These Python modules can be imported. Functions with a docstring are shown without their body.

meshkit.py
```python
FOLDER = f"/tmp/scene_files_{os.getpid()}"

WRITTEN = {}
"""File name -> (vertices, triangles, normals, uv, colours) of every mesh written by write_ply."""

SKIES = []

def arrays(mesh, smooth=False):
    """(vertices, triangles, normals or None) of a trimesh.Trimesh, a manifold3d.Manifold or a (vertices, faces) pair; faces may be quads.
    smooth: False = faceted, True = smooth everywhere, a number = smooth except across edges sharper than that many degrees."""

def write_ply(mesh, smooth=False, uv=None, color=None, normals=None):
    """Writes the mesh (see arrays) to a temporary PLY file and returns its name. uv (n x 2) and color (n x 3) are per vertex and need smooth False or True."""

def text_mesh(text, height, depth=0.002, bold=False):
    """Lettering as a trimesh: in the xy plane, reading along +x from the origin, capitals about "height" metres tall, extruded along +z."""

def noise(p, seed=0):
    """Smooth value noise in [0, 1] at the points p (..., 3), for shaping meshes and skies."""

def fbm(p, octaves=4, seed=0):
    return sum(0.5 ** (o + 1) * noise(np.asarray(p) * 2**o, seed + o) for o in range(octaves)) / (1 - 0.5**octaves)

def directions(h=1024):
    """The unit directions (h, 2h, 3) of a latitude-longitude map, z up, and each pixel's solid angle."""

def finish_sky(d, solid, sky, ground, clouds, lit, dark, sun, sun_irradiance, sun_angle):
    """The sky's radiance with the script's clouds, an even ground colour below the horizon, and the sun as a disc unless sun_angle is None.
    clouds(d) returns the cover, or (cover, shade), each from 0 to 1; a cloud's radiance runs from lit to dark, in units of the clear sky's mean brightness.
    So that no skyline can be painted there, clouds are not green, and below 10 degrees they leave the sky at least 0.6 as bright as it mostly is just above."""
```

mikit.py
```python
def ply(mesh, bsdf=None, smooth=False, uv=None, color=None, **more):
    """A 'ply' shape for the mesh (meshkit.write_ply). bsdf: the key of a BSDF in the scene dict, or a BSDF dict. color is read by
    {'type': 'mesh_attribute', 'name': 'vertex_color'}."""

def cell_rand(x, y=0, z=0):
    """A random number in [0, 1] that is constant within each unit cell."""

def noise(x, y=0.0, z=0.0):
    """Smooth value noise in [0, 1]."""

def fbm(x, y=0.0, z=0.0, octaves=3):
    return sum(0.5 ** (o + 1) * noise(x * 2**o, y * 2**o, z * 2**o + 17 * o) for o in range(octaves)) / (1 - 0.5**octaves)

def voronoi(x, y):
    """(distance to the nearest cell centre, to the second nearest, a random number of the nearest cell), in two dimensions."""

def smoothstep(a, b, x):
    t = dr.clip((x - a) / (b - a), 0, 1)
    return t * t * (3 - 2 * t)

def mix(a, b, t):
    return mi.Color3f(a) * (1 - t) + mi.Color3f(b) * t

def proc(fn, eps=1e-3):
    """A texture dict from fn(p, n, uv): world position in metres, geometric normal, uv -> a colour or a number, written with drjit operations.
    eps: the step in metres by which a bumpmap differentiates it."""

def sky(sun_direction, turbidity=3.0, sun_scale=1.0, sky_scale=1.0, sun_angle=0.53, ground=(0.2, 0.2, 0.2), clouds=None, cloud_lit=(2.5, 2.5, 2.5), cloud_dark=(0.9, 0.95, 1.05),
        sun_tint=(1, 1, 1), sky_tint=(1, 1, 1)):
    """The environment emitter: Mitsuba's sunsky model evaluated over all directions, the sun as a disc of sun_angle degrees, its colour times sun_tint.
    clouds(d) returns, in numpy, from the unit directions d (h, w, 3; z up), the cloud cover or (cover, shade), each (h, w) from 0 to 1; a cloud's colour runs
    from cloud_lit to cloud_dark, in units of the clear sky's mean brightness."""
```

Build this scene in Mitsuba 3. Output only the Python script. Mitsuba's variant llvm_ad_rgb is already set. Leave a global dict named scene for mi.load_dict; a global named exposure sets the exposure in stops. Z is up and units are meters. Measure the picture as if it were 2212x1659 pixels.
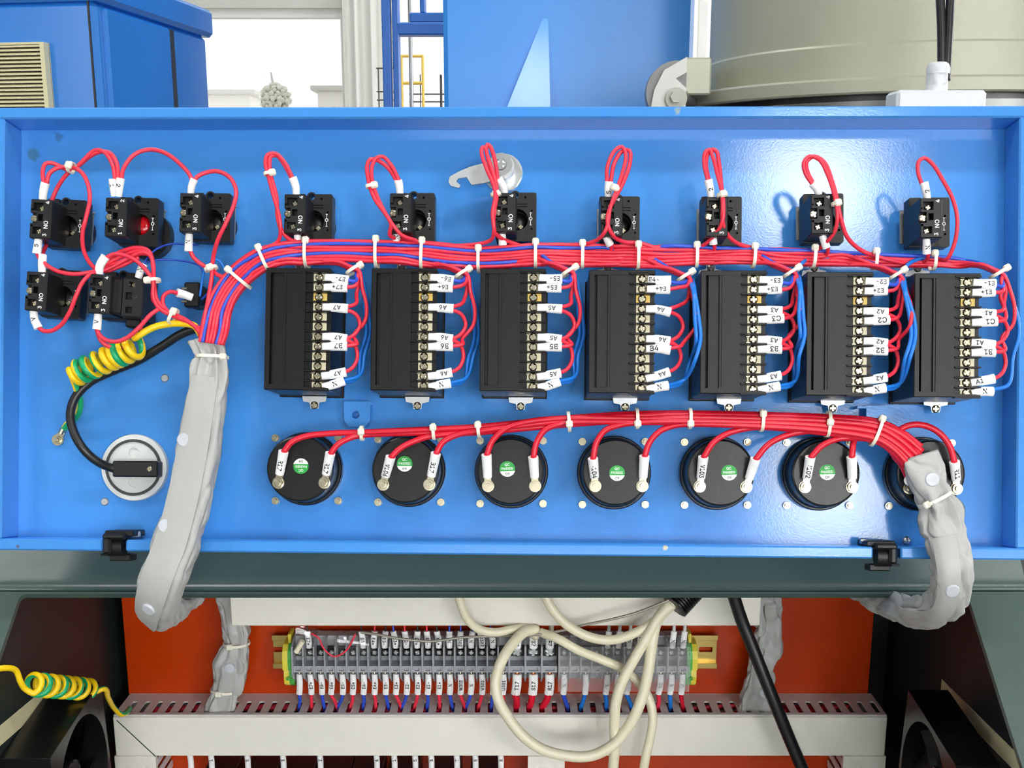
import math, random
import numpy as np, trimesh, mitsuba as mi, mikit, meshkit, drjit as dr
import manifold3d as m3
from shapely.geometry import Polygon, Point, box as sbox
from shapely.ops import unary_union

random.seed(7)
RNG = np.random.default_rng(7)
T = mi.ScalarTransform4f
scene, labels = {}, {}

# ------------------------------------------------------------------ camera, sky, lights, exposure
F, CX, CY, W_, H_ = 2600.0, 1106.0, 1050.0, 2212.0, 1659.0       # focal length and principal point (a shifted lens), in pixels
PITCH = math.radians(13.3)
DIST = 0.94
C = np.array([0.0, -0.94, 1.40])
RIGHT = np.array([1.0, 0, 0])
FWD = np.array([0, math.cos(PITCH), -math.sin(PITCH)])
UP = np.array([0, math.sin(PITCH), math.cos(PITCH)])
scene['camera'] = {'type': 'perspective', 'fov_axis': 'x', 'fov': math.degrees(2 * math.atan(W_ / 2 / F)), 'near_clip': 0.02, 'far_clip': 500.0,
                   'principal_point_offset_x': 0.0, 'principal_point_offset_y': (H_ / 2 - CY) / H_,
                   'to_world': T().look_at(origin=C.tolist(), target=(C + FWD).tolist(), up=[0, 0, 1])}
exposure = -0.1
scene['sky'] = mikit.sky([0.3, 0.6, 0.75], turbidity=6.0, sun_scale=0.0, sky_scale=9.0, clouds=lambda d: np.ones(d.shape[:2]), cloud_lit=(1.0, 1.0, 1.0), cloud_dark=(1, 1, 1))


def quad_light(c, ux, uy, rad):
    """A rectangle centred at c with half vectors ux and uy; it emits along ux x uy."""
    ux, uy, c = (np.asarray(v, float) for v in (ux, uy, c))
    n = np.cross(ux, uy)
    n /= np.linalg.norm(n)
    v = np.array([c - ux - uy, c + ux - uy, c + ux + uy, c - ux + uy])
    return mikit.ply((v, np.array([[0, 1, 2], [0, 2, 3]])), {'type': 'diffuse', 'reflectance': {'type': 'rgb', 'value': [0.6, 0.6, 0.6]}}, emitter={'type': 'area', 'radiance': {'type': 'rgb', 'value': list(rad)}})


# daylight windows behind the photographer, added fill panes, and strip lamps under the roof
LIGHTS = []
def window_light(name, x0, x1, z0, z1, y, rad):
    scene[name] = quad_light([(x0 + x1) / 2, y, (z0 + z1) / 2], [-(x1 - x0) / 2, 0, 0], [0, 0, (z1 - z0) / 2], rad)
    labels[name] = {'kind': 'structure'}
window_light('window_1', 1.2, 1.95, 4.30, 5.15, -6.5, (30, 30, 30))
window_light('window_4', 1.22, 1.93, 2.35, 3.05, -6.5, (24, 24, 24))
window_light('window_8', -1.0, 3.3, 0.7, 2.15, -6.5, (9.5, 9.5, 9.5))  # added low glowing pane that brightens the console interior
window_light('window_2', -6.6, -4.3, 1.4, 4.4, -6.5, (4, 4, 4))  # added dim fill light far to the left, out of view
window_light('window_3', 3.7, 5.4, 1.2, 3.9, -6.5, (14, 14, 14))  # added fill light to the right, out of view
scene['window_9'] = quad_light([6.95, 3.2, 2.6], [0, -1.7, 0], [0, 0, 1.4], (9, 9, 9))  # added glowing pane that lights the side of the left cabinet
labels['window_9'] = {'kind': 'structure'}
LAMPS = [(-2.4, -1.6), (0.4, -1.6), (2.6, -1.6), (-1.2, 2.6), (1.6, 2.6)]
LAMP_RAD = (38, 38, 37)

# ------------------------------------------------------------------ frames: pixel rays met with real planes
def ray(px, py):
    return FWD + RIGHT * ((px - CX) / F) + UP * ((CY - py) / F)
YAW = math.radians(1.77)
EN = -FWD * math.cos(YAW) - RIGHT * math.sin(YAW)
EX = RIGHT * math.cos(YAW) - FWD * math.sin(YAW) - UP * 0.008
EX = EX - EN * (EX @ EN); EX /= np.linalg.norm(EX)
EV = np.cross(EN, EX)
O = C + DIST * FWD
LID = np.eye(4); LID[:3, 0], LID[:3, 1], LID[:3, 2], LID[:3, 3] = EX, EV, EN, O
def at(px, py, h=0.0):
    """Lid coordinates (x, v, h) of the point of the plane h metres in front of the lid sheet."""
    d = ray(px, py)
    t = (h + (O - C) @ EN) / (d @ EN)
    p = C + d * t - O
    return np.array([p @ EX, p @ EV, h])
def lidw(p):
    p = np.atleast_2d(np.asarray(p, float))
    return p @ LID[:3, :3].T + O
YP = 0.219                                                          # the upright mounting plate inside the console
def pl(px, py, w=0.0):
    """World point of the pixel on the upright plane w metres in front of the mounting plate."""
    d = ray(px, py)
    return C + d * ((YP - w - C[1]) / d[1])
def deep(px, py, z):
    """World point z metres deep along the view axis."""
    return C + ray(px, py) * z
MM = DIST / F                                                       # one pixel on the lid sheet, in metres

# ------------------------------------------------------------------ materials
def srgb(r, g, b):
    return [((v / 255) / 12.92 if v <= 10 else (((v / 255) + 0.055) / 1.055) ** 2.4) for v in (r, g, b)]
def pr(color, rough=0.5, metallic=0.0, spec=0.5, **k):
    c = color if isinstance(color, dict) else {'type': 'rgb', 'value': list(color)}
    return {'type': 'twosided', 'bsdf': {'type': 'principled', 'base_color': c, 'roughness': rough, 'metallic': metallic, **({} if metallic else {'specular': spec}), **k}}
def bump(inner, fn, scale, eps=3e-4):
    return {'type': 'twosided', 'bsdf': {'type': 'bumpmap', 'arbitrary': {**mikit.proc(fn, eps)}, 'scale': scale, 'bsdf': inner['bsdf']}}
STAINS = [([float(v) for v in lidw(at(x, y, h))[0]], r, srgb(*c), k) for x, y, h, r, c, k in ((70, 335, 0.0, 0.006, (60, 108, 120), 0.7), (124, 293, 0.0, 0.005, (60, 96, 140), 0.6), (1465, 241, 0.0295, 0.0035, (150, 160, 140), 0.75), (1437, 1184, 0.0295, 0.0025, (196, 186, 156), 0.9), (38, 1180, 0.0295, 0.002, (90, 80, 90), 0.8), (1912, 845, 0.0, 0.002, (200, 200, 190), 0.6))]
BLUE = srgb(64, 134, 208)
def blue_col(p, n, uv):
    g = mikit.fbm(p.x * 5, p.y * 5, p.z * 5, 3)
    out = mikit.mix([c * 0.94 for c in BLUE], [min(c * 1.07, 1) for c in BLUE], g)
    wob = mikit.fbm(p.x * 260, p.y * 260, p.z * 260, 2) - 0.5
    for q, r, col, k in STAINS:                                     # smudges and chipped paint
        d = dr.sqrt(dr.square(p.x - q[0]) + dr.square(p.y - q[1]) + dr.square(p.z - q[2]))
        out = out * (1 - k * mikit.smoothstep(r, r * 0.5, d + wob * r * 1.2)) + mi.Color3f(col) * (k * mikit.smoothstep(r, r * 0.5, d + wob * r * 1.2))
    return out
def peel(p, n, uv):
    return mikit.fbm(p.x * 1000, p.y * 1000, p.z * 1000, 2)
scene['m_blue'] = bump(pr(mikit.proc(blue_col), 0.13, spec=0.55), peel, 0.000018, 2e-4)
scene['m_blue_far'] = pr(srgb(40, 116, 198), 0.18, spec=0.6)
scene['m_blue_streak'] = pr(srgb(50, 150, 226), 0.15, spec=0.42)  # brighter, glossier cabinet blue for the highlight of the added facet
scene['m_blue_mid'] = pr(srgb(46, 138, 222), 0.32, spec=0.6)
scene['m_blue_post'] = pr(srgb(52, 112, 196), 0.35)
scene['m_black'] = pr(srgb(19, 19, 21), 0.42, spec=0.4)
scene['m_black_gloss'] = pr(srgb(17, 17, 18), 0.28, spec=0.4)
scene['m_black_deep'] = pr(srgb(9, 9, 10), 0.3)
scene['m_moulded'] = pr(srgb(11, 11, 12), 0.36, spec=0.35)
scene['m_rubber'] = pr(srgb(24, 24, 27), 0.33)
scene['m_red'] = pr(srgb(226, 48, 70), 0.36, spec=0.5)
scene['m_red_thick'] = pr(srgb(204, 20, 46), 0.32, spec=0.5)
scene['m_blue_wire'] = pr(srgb(44, 78, 196), 0.36)
scene['m_sky_wire'] = pr(srgb(28, 118, 214), 0.36)
scene['m_thin_blue'] = pr(srgb(20, 62, 170), 0.4)
scene['m_sleeve'] = pr(srgb(236, 236, 236), 0.42)
scene['m_ink'] = pr(srgb(44, 44, 47), 0.6)
scene['m_white_ink'] = pr(srgb(225, 226, 226), 0.6)
scene['m_tie'] = pr(srgb(226, 222, 204), 0.42)
scene['m_screw'] = pr(srgb(196, 188, 164), 0.24, 1.0)
scene['m_steel_dull'] = pr(srgb(104, 106, 105), 0.35)
scene['m_cast'] = pr(srgb(186, 186, 180), 0.35)
scene['m_bolt'] = pr(srgb(158, 156, 144), 0.35)
scene['m_steel'] = pr(srgb(205, 208, 208), 0.28, 1.0)
scene['m_zinc'] = pr(srgb(190, 192, 194), 0.42, 1.0)
scene['m_copper'] = pr(srgb(214, 140, 96), 0.35, 1.0)
scene['m_plate'] = pr(srgb(216, 208, 176), 0.42)
scene['m_plate_gold'] = pr(srgb(224, 190, 96), 0.42)
def vinyl_col(p, n, uv):
    return mikit.mix(srgb(160, 160, 158), srgb(176, 176, 174), mikit.fbm(p.x * 18, p.y * 18, p.z * 18, 3))
def vinyl_h(p, n, uv):
    return mikit.fbm(p.x * 55, p.y * 55, p.z * 25, 3)
scene['m_vinyl'] = bump(pr(mikit.proc(vinyl_col), 0.42, spec=0.4), vinyl_h, 0.0016, 1e-3)
scene['m_snap'] = pr(srgb(186, 190, 196), 0.25)
scene['m_yellow'] = pr(srgb(236, 196, 18), 0.36)
scene['m_green_stripe'] = pr(srgb(14, 158, 100), 0.36)
scene['m_socket'] = pr(srgb(198, 200, 198), 0.45)
scene['m_gasket'] = pr(srgb(52, 54, 56), 0.6)
scene['m_sticker_green'] = pr(srgb(20, 148, 52), 0.45)
scene['m_sticker_white'] = pr(srgb(232, 234, 230), 0.45)
scene['m_red_lens'] = pr(srgb(176, 6, 20), 0.12)
scene['m_dark_green'] = pr(srgb(62, 80, 75), 0.34, spec=0.55)
scene['m_inside_shade'] = pr(srgb(32, 40, 40), 0.45, spec=0.5)  # console green darkened: the shade on the inner walls is in the colour
scene['m_orange'] = pr(srgb(178, 52, 0), 0.24, spec=0.5)
scene['m_duct'] = pr(srgb(226, 223, 212), 0.45)
scene['m_duct_side'] = pr(srgb(204, 200, 198), 0.5)
scene['m_term'] = pr(srgb(150, 153, 158), 0.45)
scene['m_end_yellow'] = pr(srgb(214, 200, 62), 0.45)
scene['m_end_green'] = pr(srgb(70, 160, 66), 0.45)
scene['m_rail'] = pr(srgb(206, 180, 110), 0.3, 1.0)
scene['m_cream'] = pr(srgb(226, 219, 192), 0.38)
scene['m_braid'] = pr(srgb(176, 172, 158), 0.35, 0.6)
scene['m_clear'] = {'type': 'thindielectric', 'int_ior': 1.45}
scene['m_frost'] = {'type': 'blendbsdf', 'weight': 0.20, 'a': {'type': 'thindielectric', 'int_ior': 1.4}, 'b': {'type': 'twosided', 'bsdf': {'type': 'diffuse', 'reflectance': {'type': 'rgb', 'value': [0.6, 0.6, 0.62]}}}}
scene['m_beige'] = pr(srgb(206, 198, 160), 0.5)
scene['m_beige_dark'] = pr(srgb(84, 78, 66), 0.6)
def hopper_col(p, n, uv):
    g = mikit.fbm(p.x * 9, p.y * 9, p.z * 4, 3)
    return mikit.mix(srgb(156, 156, 138), srgb(170, 170, 152), g)
scene['m_hopper'] = pr(mikit.proc(hopper_col), 0.42, 0.15)
scene['m_hopper_base'] = pr(srgb(110, 112, 110), 0.3, 0.8)
scene['m_white_plastic'] = pr(srgb(202, 205, 208), 0.4)
scene['m_wall'] = pr(srgb(222, 222, 214), 0.8)
scene['m_hall'] = pr(srgb(188, 190, 188), 0.9)
scene['m_floor'] = pr(srgb(120, 124, 118), 0.6)
scene['m_frame_white'] = pr(srgb(244, 243, 238), 0.5)
scene['m_rack'] = pr(srgb(74, 74, 78), 0.5)
scene['m_rail_yellow'] = pr(srgb(250, 212, 96), 0.5)
scene['m_ground_out'] = pr(srgb(190, 190, 184), 0.9)
scene['m_house'] = pr(srgb(238, 236, 230), 0.9)
scene['m_house_dark'] = pr(srgb(205, 205, 200), 0.9)
scene['m_leaf'] = pr(srgb(214, 216, 204), 0.9)

# ------------------------------------------------------------------ naming and mesh helpers
used = {}
def numbered(name):
    n = used.get(name, -1) + 1
    used[name] = n
    return name if n == 0 else f'{name}_{n:03d}'
def thing(name, label, cat, group=None):
    k = numbered(name)
    labels[k] = {'label': label, 'category': cat}
    if group: labels[k]['group'] = group
    return k
def part(parent, name, mesh, mat, M=None, smooth=False, label=None, kind=None):
    """mesh: a mesh, or the ply dict of an earlier one; M: 4 x 4 to world."""
    k = numbered(parent + '__' + name)
    d = mesh if isinstance(mesh, dict) else mikit.ply(mesh, mat, smooth)
    d = dict(d)
    if isinstance(mesh, dict) and mat: d['bsdf'] = {'type': 'ref', 'id': mat}
    if M is not None: d['to_world'] = T(np.asarray(M, float).tolist())
    scene[k] = d
    if label or kind: labels[k] = {**({'label': label} if label else {}), **({'kind': kind} if kind else {})}
    return k
def solo(key, mesh, mat, M=None, smooth=False):
    d = dict(mesh) if isinstance(mesh, dict) else mikit.ply(mesh, mat, smooth)
    if M is not None: d['to_world'] = T(np.asarray(M, float).tolist())
    scene[key] = d
    return key
def struct(name, mesh, mat, M=None, smooth=False):
    solo(name, mesh, mat, M, smooth); labels[name] = {'kind': 'structure'}
    return name
def tr(x, y, z):
    m = np.eye(4); m[:3, 3] = x, y, z
    return m
def rz(a):
    c, s = math.cos(a), math.sin(a); m = np.eye(4); m[:2, :2] = [[c, -s], [s, c]]
    return m
def rx(a):
    c, s = math.cos(a), math.sin(a); m = np.eye(4); m[1:3, 1:3] = [[c, -s], [s, c]]
    return m
def ry(a):
    c, s = math.cos(a), math.sin(a); m = np.eye(4); m[0, 0], m[0, 2], m[2, 0], m[2, 2] = c, s, -s, c
    return m
def frame(o, x, y, z):
    m = np.eye(4); m[:3, 0], m[:3, 1], m[:3, 2], m[:3, 3] = x, y, z, o
    return m
def onlid(p, a=0.0):
    return LID @ tr(*p) @ rz(a)
def cat(*ms):
    return trimesh.util.concatenate([m for m in ms])
def moved(m, M):
    m = m.copy(); m.apply_transform(M)
    return m
def cbox(x0, x1, y0, y1, z0, z1, c=0.0004):
    """A box with chamfered edges."""
    c = min(c, (x1 - x0) / 3, (y1 - y0) / 3, (z1 - z0) / 3)
    pts = []
    for i, a in enumerate((x0, x1)):
        for j, b in enumerate((y0, y1)):
            for k, d in enumerate((z0, z1)):
                sx, sy, sz = (1, -1)[i] * c, (1, -1)[j] * c, (1, -1)[k] * c
                pts += [(a, b + sy, d + sz), (a + sx, b, d + sz), (a + sx, b + sy, d)]
    return trimesh.convex.convex_hull(np.array(pts))
def man(m):
    return m3.Manifold(m3.Mesh(np.asarray(m.vertices, np.float32), np.asarray(m.faces, np.uint32)))
def mt(man_):
    a = man_.to_mesh()
    return trimesh.Trimesh(np.array(a.vert_properties[:, :3], float), np.array(a.tri_verts), process=False)
def cyl(r, z0, z1, x=0, y=0, n=24, r2=None):
    return m3.Manifold.cylinder(z1 - z0, r, r if r2 is None else r2, n).translate((x, y, z0))
def mbox(x0, x1, y0, y1, z0, z1):
    return m3.Manifold.cube((x1 - x0, y1 - y0, z1 - z0)).translate((x0, y0, z0))
def ext(poly, z0, z1):
    polys = getattr(poly, 'geoms', [poly])
    ms = []
    for g in polys:
        m = trimesh.creation.extrude_polygon(g, z1 - z0, engine='earcut'); m.apply_translation((0, 0, z0)); ms.append(m)
    return cat(*ms)
def lathe(prof, n=48):
    return trimesh.creation.revolve(np.asarray(prof, float), sections=n)
def spline(P, step=0.003, closed=False):
    """Catmull-Rom through the points (centripetal), resampled about every step metres."""
    P = np.asarray(P, float)
    keep = np.r_[True, np.linalg.norm(np.diff(P, axis=0), axis=1) > 1e-5]
    P = P[keep]
    if len(P) < 3:
        n = max(2, int(np.linalg.norm(P[-1] - P[0]) / step) + 1)
        return P[0] + np.linspace(0, 1, n)[:, None] * (P[-1] - P[0])
    Q = np.vstack([2 * P[0] - P[1], P, 2 * P[-1] - P[-2]])
    out = []
    for i in range(1, len(Q) - 2):
        p0, p1, p2, p3 = Q[i - 1:i + 3]
        t0 = 0; t1 = t0 + np.linalg.norm(p1 - p0) ** 0.5; t2 = t1 + np.linalg.norm(p2 - p1) ** 0.5; t3 = t2 + np.linalg.norm(p3 - p2) ** 0.5
        n = max(2, int(np.linalg.norm(p2 - p1) / step) + 1)
        t = np.linspace(t1, t2, n, endpoint=False)[:, None]
        A1 = (t1 - t) / (t1 - t0) * p0 + (t - t0) / (t1 - t0) * p1
        A2 = (t2 - t) / (t2 - t1) * p1 + (t - t1) / (t2 - t1) * p2
        A3 = (t3 - t) / (t3 - t2) * p2 + (t - t2) / (t3 - t2) * p3
        B1 = (t2 - t) / (t2 - t0) * A1 + (t - t0) / (t2 - t0) * A2
        B2 = (t3 - t) / (t3 - t1) * A2 + (t - t1) / (t3 - t1) * A3
        out.append((t2 - t) / (t2 - t1) * B1 + (t - t1) / (t2 - t1) * B2)
    return np.vstack(out + [P[-1:]])
def tangents(p):
    t = np.gradient(p, axis=0)
    return t / (np.linalg.norm(t, axis=1, keepdims=True) + 1e-12)
def skin(rings, caps=True):
    """Rings (n, k, 3) joined into a tube."""
    n, k = rings.shape[:2]
    v = rings.reshape(-1, 3)
    i, j = np.meshgrid(np.arange(n - 1), np.arange(k), indexing='ij')
    a, b = i * k + j, i * k + (j + 1) % k
    f = np.vstack([np.stack([a, b, b + k], -1).reshape(-1, 3), np.stack([a, b + k, a + k], -1).reshape(-1, 3)])
    if caps:
        v = np.vstack([v, rings[0].mean(0), rings[-1].mean(0)])
        j = np.arange(k)
        f = np.vstack([f, np.stack([(j + 1) % k, j, j * 0 + n * k], 1), np.stack([(n - 1) * k + j, (n - 1) * k + (j + 1) % k, j * 0 + n * k + 1], 1)])
    return trimesh.Trimesh(v, f, process=False)
def tube(p, r, sides=9):
    t = tangents(p)
    u = np.cross(t[0], [0.3, 0.2, 0.93]); u /= np.linalg.norm(u)
    rings, ang = [], np.arange(sides) * 2 * np.pi / sides
    r = np.broadcast_to(r, (len(p),))
    for q, d, rr in zip(p, t, r):
        u = u - d * (u @ d); u /= np.linalg.norm(u) + 1e-12
        w = np.cross(d, u)
        rings.append(q + rr * (np.cos(ang)[:, None] * u + np.sin(ang)[:, None] * w))
    return skin(np.array(rings))
def oval(p, a, b, up, sides=14, power=1.0):
    """A tube of oval section along p: half width a across, half thickness b along 'up'."""
    t = tangents(p); ang = np.arange(sides) * 2 * np.pi / sides
    a, b = np.broadcast_to(a, (len(p),)), np.broadcast_to(b, (len(p),))
    up = np.broadcast_to(np.asarray(up, float), (len(p), 3))
    s = np.cross(t, up); s /= np.linalg.norm(s, axis=1, keepdims=True) + 1e-12
    n = np.cross(s, t)
    c, d = np.sign(np.cos(ang)) * np.abs(np.cos(ang)) ** power, np.sign(np.sin(ang)) * np.abs(np.sin(ang)) ** power
    return skin(p[:, None] + a[:, None, None] * c[None, :, None] * s[:, None] + b[:, None, None] * d[None, :, None] * n[:, None])
TEXTS = {}
def text(s, height, depth=0.00012):
    """Lettering centred on the origin."""
    if (s, height) not in TEXTS:
        m = meshkit.text_mesh(s, height, depth, bold=True)
        m.apply_translation(-np.r_[m.bounds[:, :2].mean(0), 0])
        TEXTS[s, height] = m
    return TEXTS[s, height].copy()
LP = [(a[0], a[1], a[2]) for a in ()]
def L(*pts):
    """Lid points from (px, py, h in mm)."""
    return np.array([at(x, y, h / 1000) for x, y, h in pts])

def make_screw(r, h, slot=True):
    s = m3.Manifold.sphere(1.0, 24).scale((r, r, h)).trim_by_plane((0, 0, 1), 0.0)
    if slot:
        for w, l in ((0.26 * r, 0.75 * r), (0.75 * r, 0.26 * r)):
            s = s - mbox(-l, l, -w, w, h * 0.45, h * 2)
    return mt(s)
def make_nut(r, h, hole=0.55):
    hexa = cyl(r, 0, h, n=6)
    return mt((hexa ^ cyl(r * 1.02, 0, h, n=24, r2=r * 0.88)) - cyl(r * 0.62, h * 0.5, 1, n=20) + cyl(r * 0.5, 0, h * 1.5, n=20))
SCREW = mikit.ply(make_screw(0.0031, 0.0017), 'm_screw', 25)
SCREW_S = mikit.ply(make_screw(0.0024, 0.0014), 'm_screw', 25)
NUT = mikit.ply(make_nut(0.0030, 0.0022), 'm_screw', 25)

# ------------------------------------------------------------------ the hall and what stands beyond the lid
def bg(px, py, y):
    d = ray(px, py)
    return C + d * ((y - C[1]) / d[1])
def y_at(x, px, py):
    """How far back (world y) the upright plane x = const is met by the pixel."""
    t = x * F / (px - CX)
    return C[1] + t * ray(px, py)[1]
YW = 7.0                                                            # the window wall
struct('floor', cbox(-7, 7, -6.6, YW + 0.1, -0.1, 0), 'm_floor')
struct('ceiling', cbox(-7, 7, -6.6, YW + 0.1, 6.5, 6.6), 'm_hall')
struct('wall_left', cbox(-7.1, -7, -6.6, YW, 0, 6.5), 'm_hall')
struct('wall_right', cbox(7, 7.1, -6.6, YW, 0, 6.5), 'm_hall')
struct('wall_rear', cbox(-7, 7, -6.7, -6.6, 0, 6.5), 'm_hall')
zt = bg(600, 17, YW)[2]
xw = [bg(px, 120, YW)[0] for px in (300, 752, 782, 838, 956, 1498, 1540, 1800)]
wall = sbox(-7, 0, 7, 6.5).difference(unary_union([sbox(-6.4, 0.85, xw[1], zt), sbox(xw[3], 0.85, 0.95, zt + 0.9), sbox(1.02, 0.85, 3.0, zt + 0.9), sbox(3.3, 0.85, 6.4, zt)]))
m = ext(wall, 0, 0.2)
struct('wall_back', m, 'm_wall', np.array([[1, 0, 0, 0], [0, 0, -1, YW + 0.2], [0, 1, 0, 0], [0, 0, 0, 1.0]]))
def window_frame(n, x0, x1, z0, z1, bars):
    f = sbox(x0, z0, x1, z1).difference(sbox(x0 + 0.05, z0 + 0.05, x1 - 0.05, z1 - 0.05))
    f = unary_union([f] + [sbox(b - 0.025, z0, b + 0.025, z1) for b in bars])
    M = np.array([[1, 0, 0, 0], [0, 0, -1, YW + 0.12], [0, 1, 0, 0], [0, 0, 0, 1.0]])
    k = f'window_{n}'
    solo(k, ext(f, 0, 0.06), 'm_frame_white', M); labels[k] = {'kind': 'structure'}
    part(k, 'pane', (np.array([[x0, YW + 0.09, z0], [x1, YW + 0.09, z0], [x1, YW + 0.09, z1], [x0, YW + 0.09, z1]]), np.array([[0, 1, 2, 3]])), 'm_clear')
window_frame(5, -6.4, xw[1], 0.85, zt, [-4.6])
window_frame(6, xw[3], 0.95, 0.85, zt + 0.9, [])
window_frame(7, 1.02, 3.0, 0.85, zt + 0.9, [bg(1520, 100, YW)[0]])
# pale folded curtain that hangs beside the window
cv, xs = [], np.linspace(xw[1] - 0.02, xw[3] + 0.03, 60)
yc = YW - 0.06 + 0.035 * np.sin((xs - xs[0]) * 62) + 0.01 * np.sin((xs - xs[0]) * 23)
sec = np.vstack([np.stack([xs, yc], 1), np.stack([xs, yc + 0.012], 1)[::-1]])
cur = ext(Polygon(sec).buffer(0), 0.6, 3.9)
k = thing('curtain', 'pale folded curtain hanging beside the bright window, left of the blue posts', 'curtain')
solo(k, cur, 'm_frame_white', None, 40)
for i, (x, y) in enumerate(LAMPS):
    k = f'ceiling_lamp' if i == 0 else f'ceiling_lamp_{i:03d}'
    used['ceiling_lamp'] = i
    labels[k] = {'label': 'long white strip lamp hung under the hall ceiling, ' + ('above the photographer at the left', 'straight above the photographer', 'above the photographer at the right', 'behind the lid, over the left cabinet', 'behind the lid, over the hopper')[i], 'category': 'lamp', 'group': 'strip lamps under the ceiling'}
    part(k, 'housing', cbox(x - 0.75, x + 0.75, y - 0.16, y + 0.16, 4.62, 4.70, 0.01), 'm_frame_white')
    part(k, 'hanger', cbox(x - 0.02, x + 0.02, y - 0.02, y + 0.02, 4.69, 6.5), 'm_rack')
    scene[k + '__diffuser'] = quad_light([x, y, 4.615], [0.72, 0, 0], [0, -0.14, 0], LAMP_RAD)

# outdoors: pale ground, low houses and a tree
struct('ground', cbox(-70, 70, YW + 0.3, 90, -0.3, -0.02), 'm_ground_out')
def house(x0, x1, y, ztop, label, windows):
    k = thing('building', label, 'building')
    part(k, 'wall', cbox(x0, x1, y, y + 4, 0, ztop, 0.02), 'm_house')
    part(k, 'roof', cbox(x0 - 0.2, x1 + 0.2, y - 0.2, y + 4.2, ztop, ztop + 0.15, 0.02), 'm_house_dark')
    for a, b in windows:
        part(k, 'window', cbox(a, b, y - 0.05, y + 0.05, ztop - 1.5, ztop - 0.5, 0.01), 'm_house_dark')
YO = 40.0
bx = lambda px, py: bg(px, py, YO)
h0, h1, h2 = bx(452, 204), bx(540, 204), bx(590, 226)
house(h0[0] - 3, h1[0], YO, h0[2], 'pale low building outside the window, left of the tree', [(h0[0], h0[0] + 0.5), (bx(482, 215)[0], bx(496, 215)[0]), (bx(500, 215)[0], bx(532, 215)[0])])
h3, h4 = bx(686, 206), bx(735, 196)
house(h3[0], h4[0] + 1.5, YO, h4[2], 'grey building outside the window, right of the tree', [(bx(690, 215)[0], bx(700, 215)[0]), (bx(716, 215)[0], bx(724, 215)[0])])
k = thing('tree', 'small bare grey-green tree outside the window between two buildings', 'tree')
tc = bx(632, 212)
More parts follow.
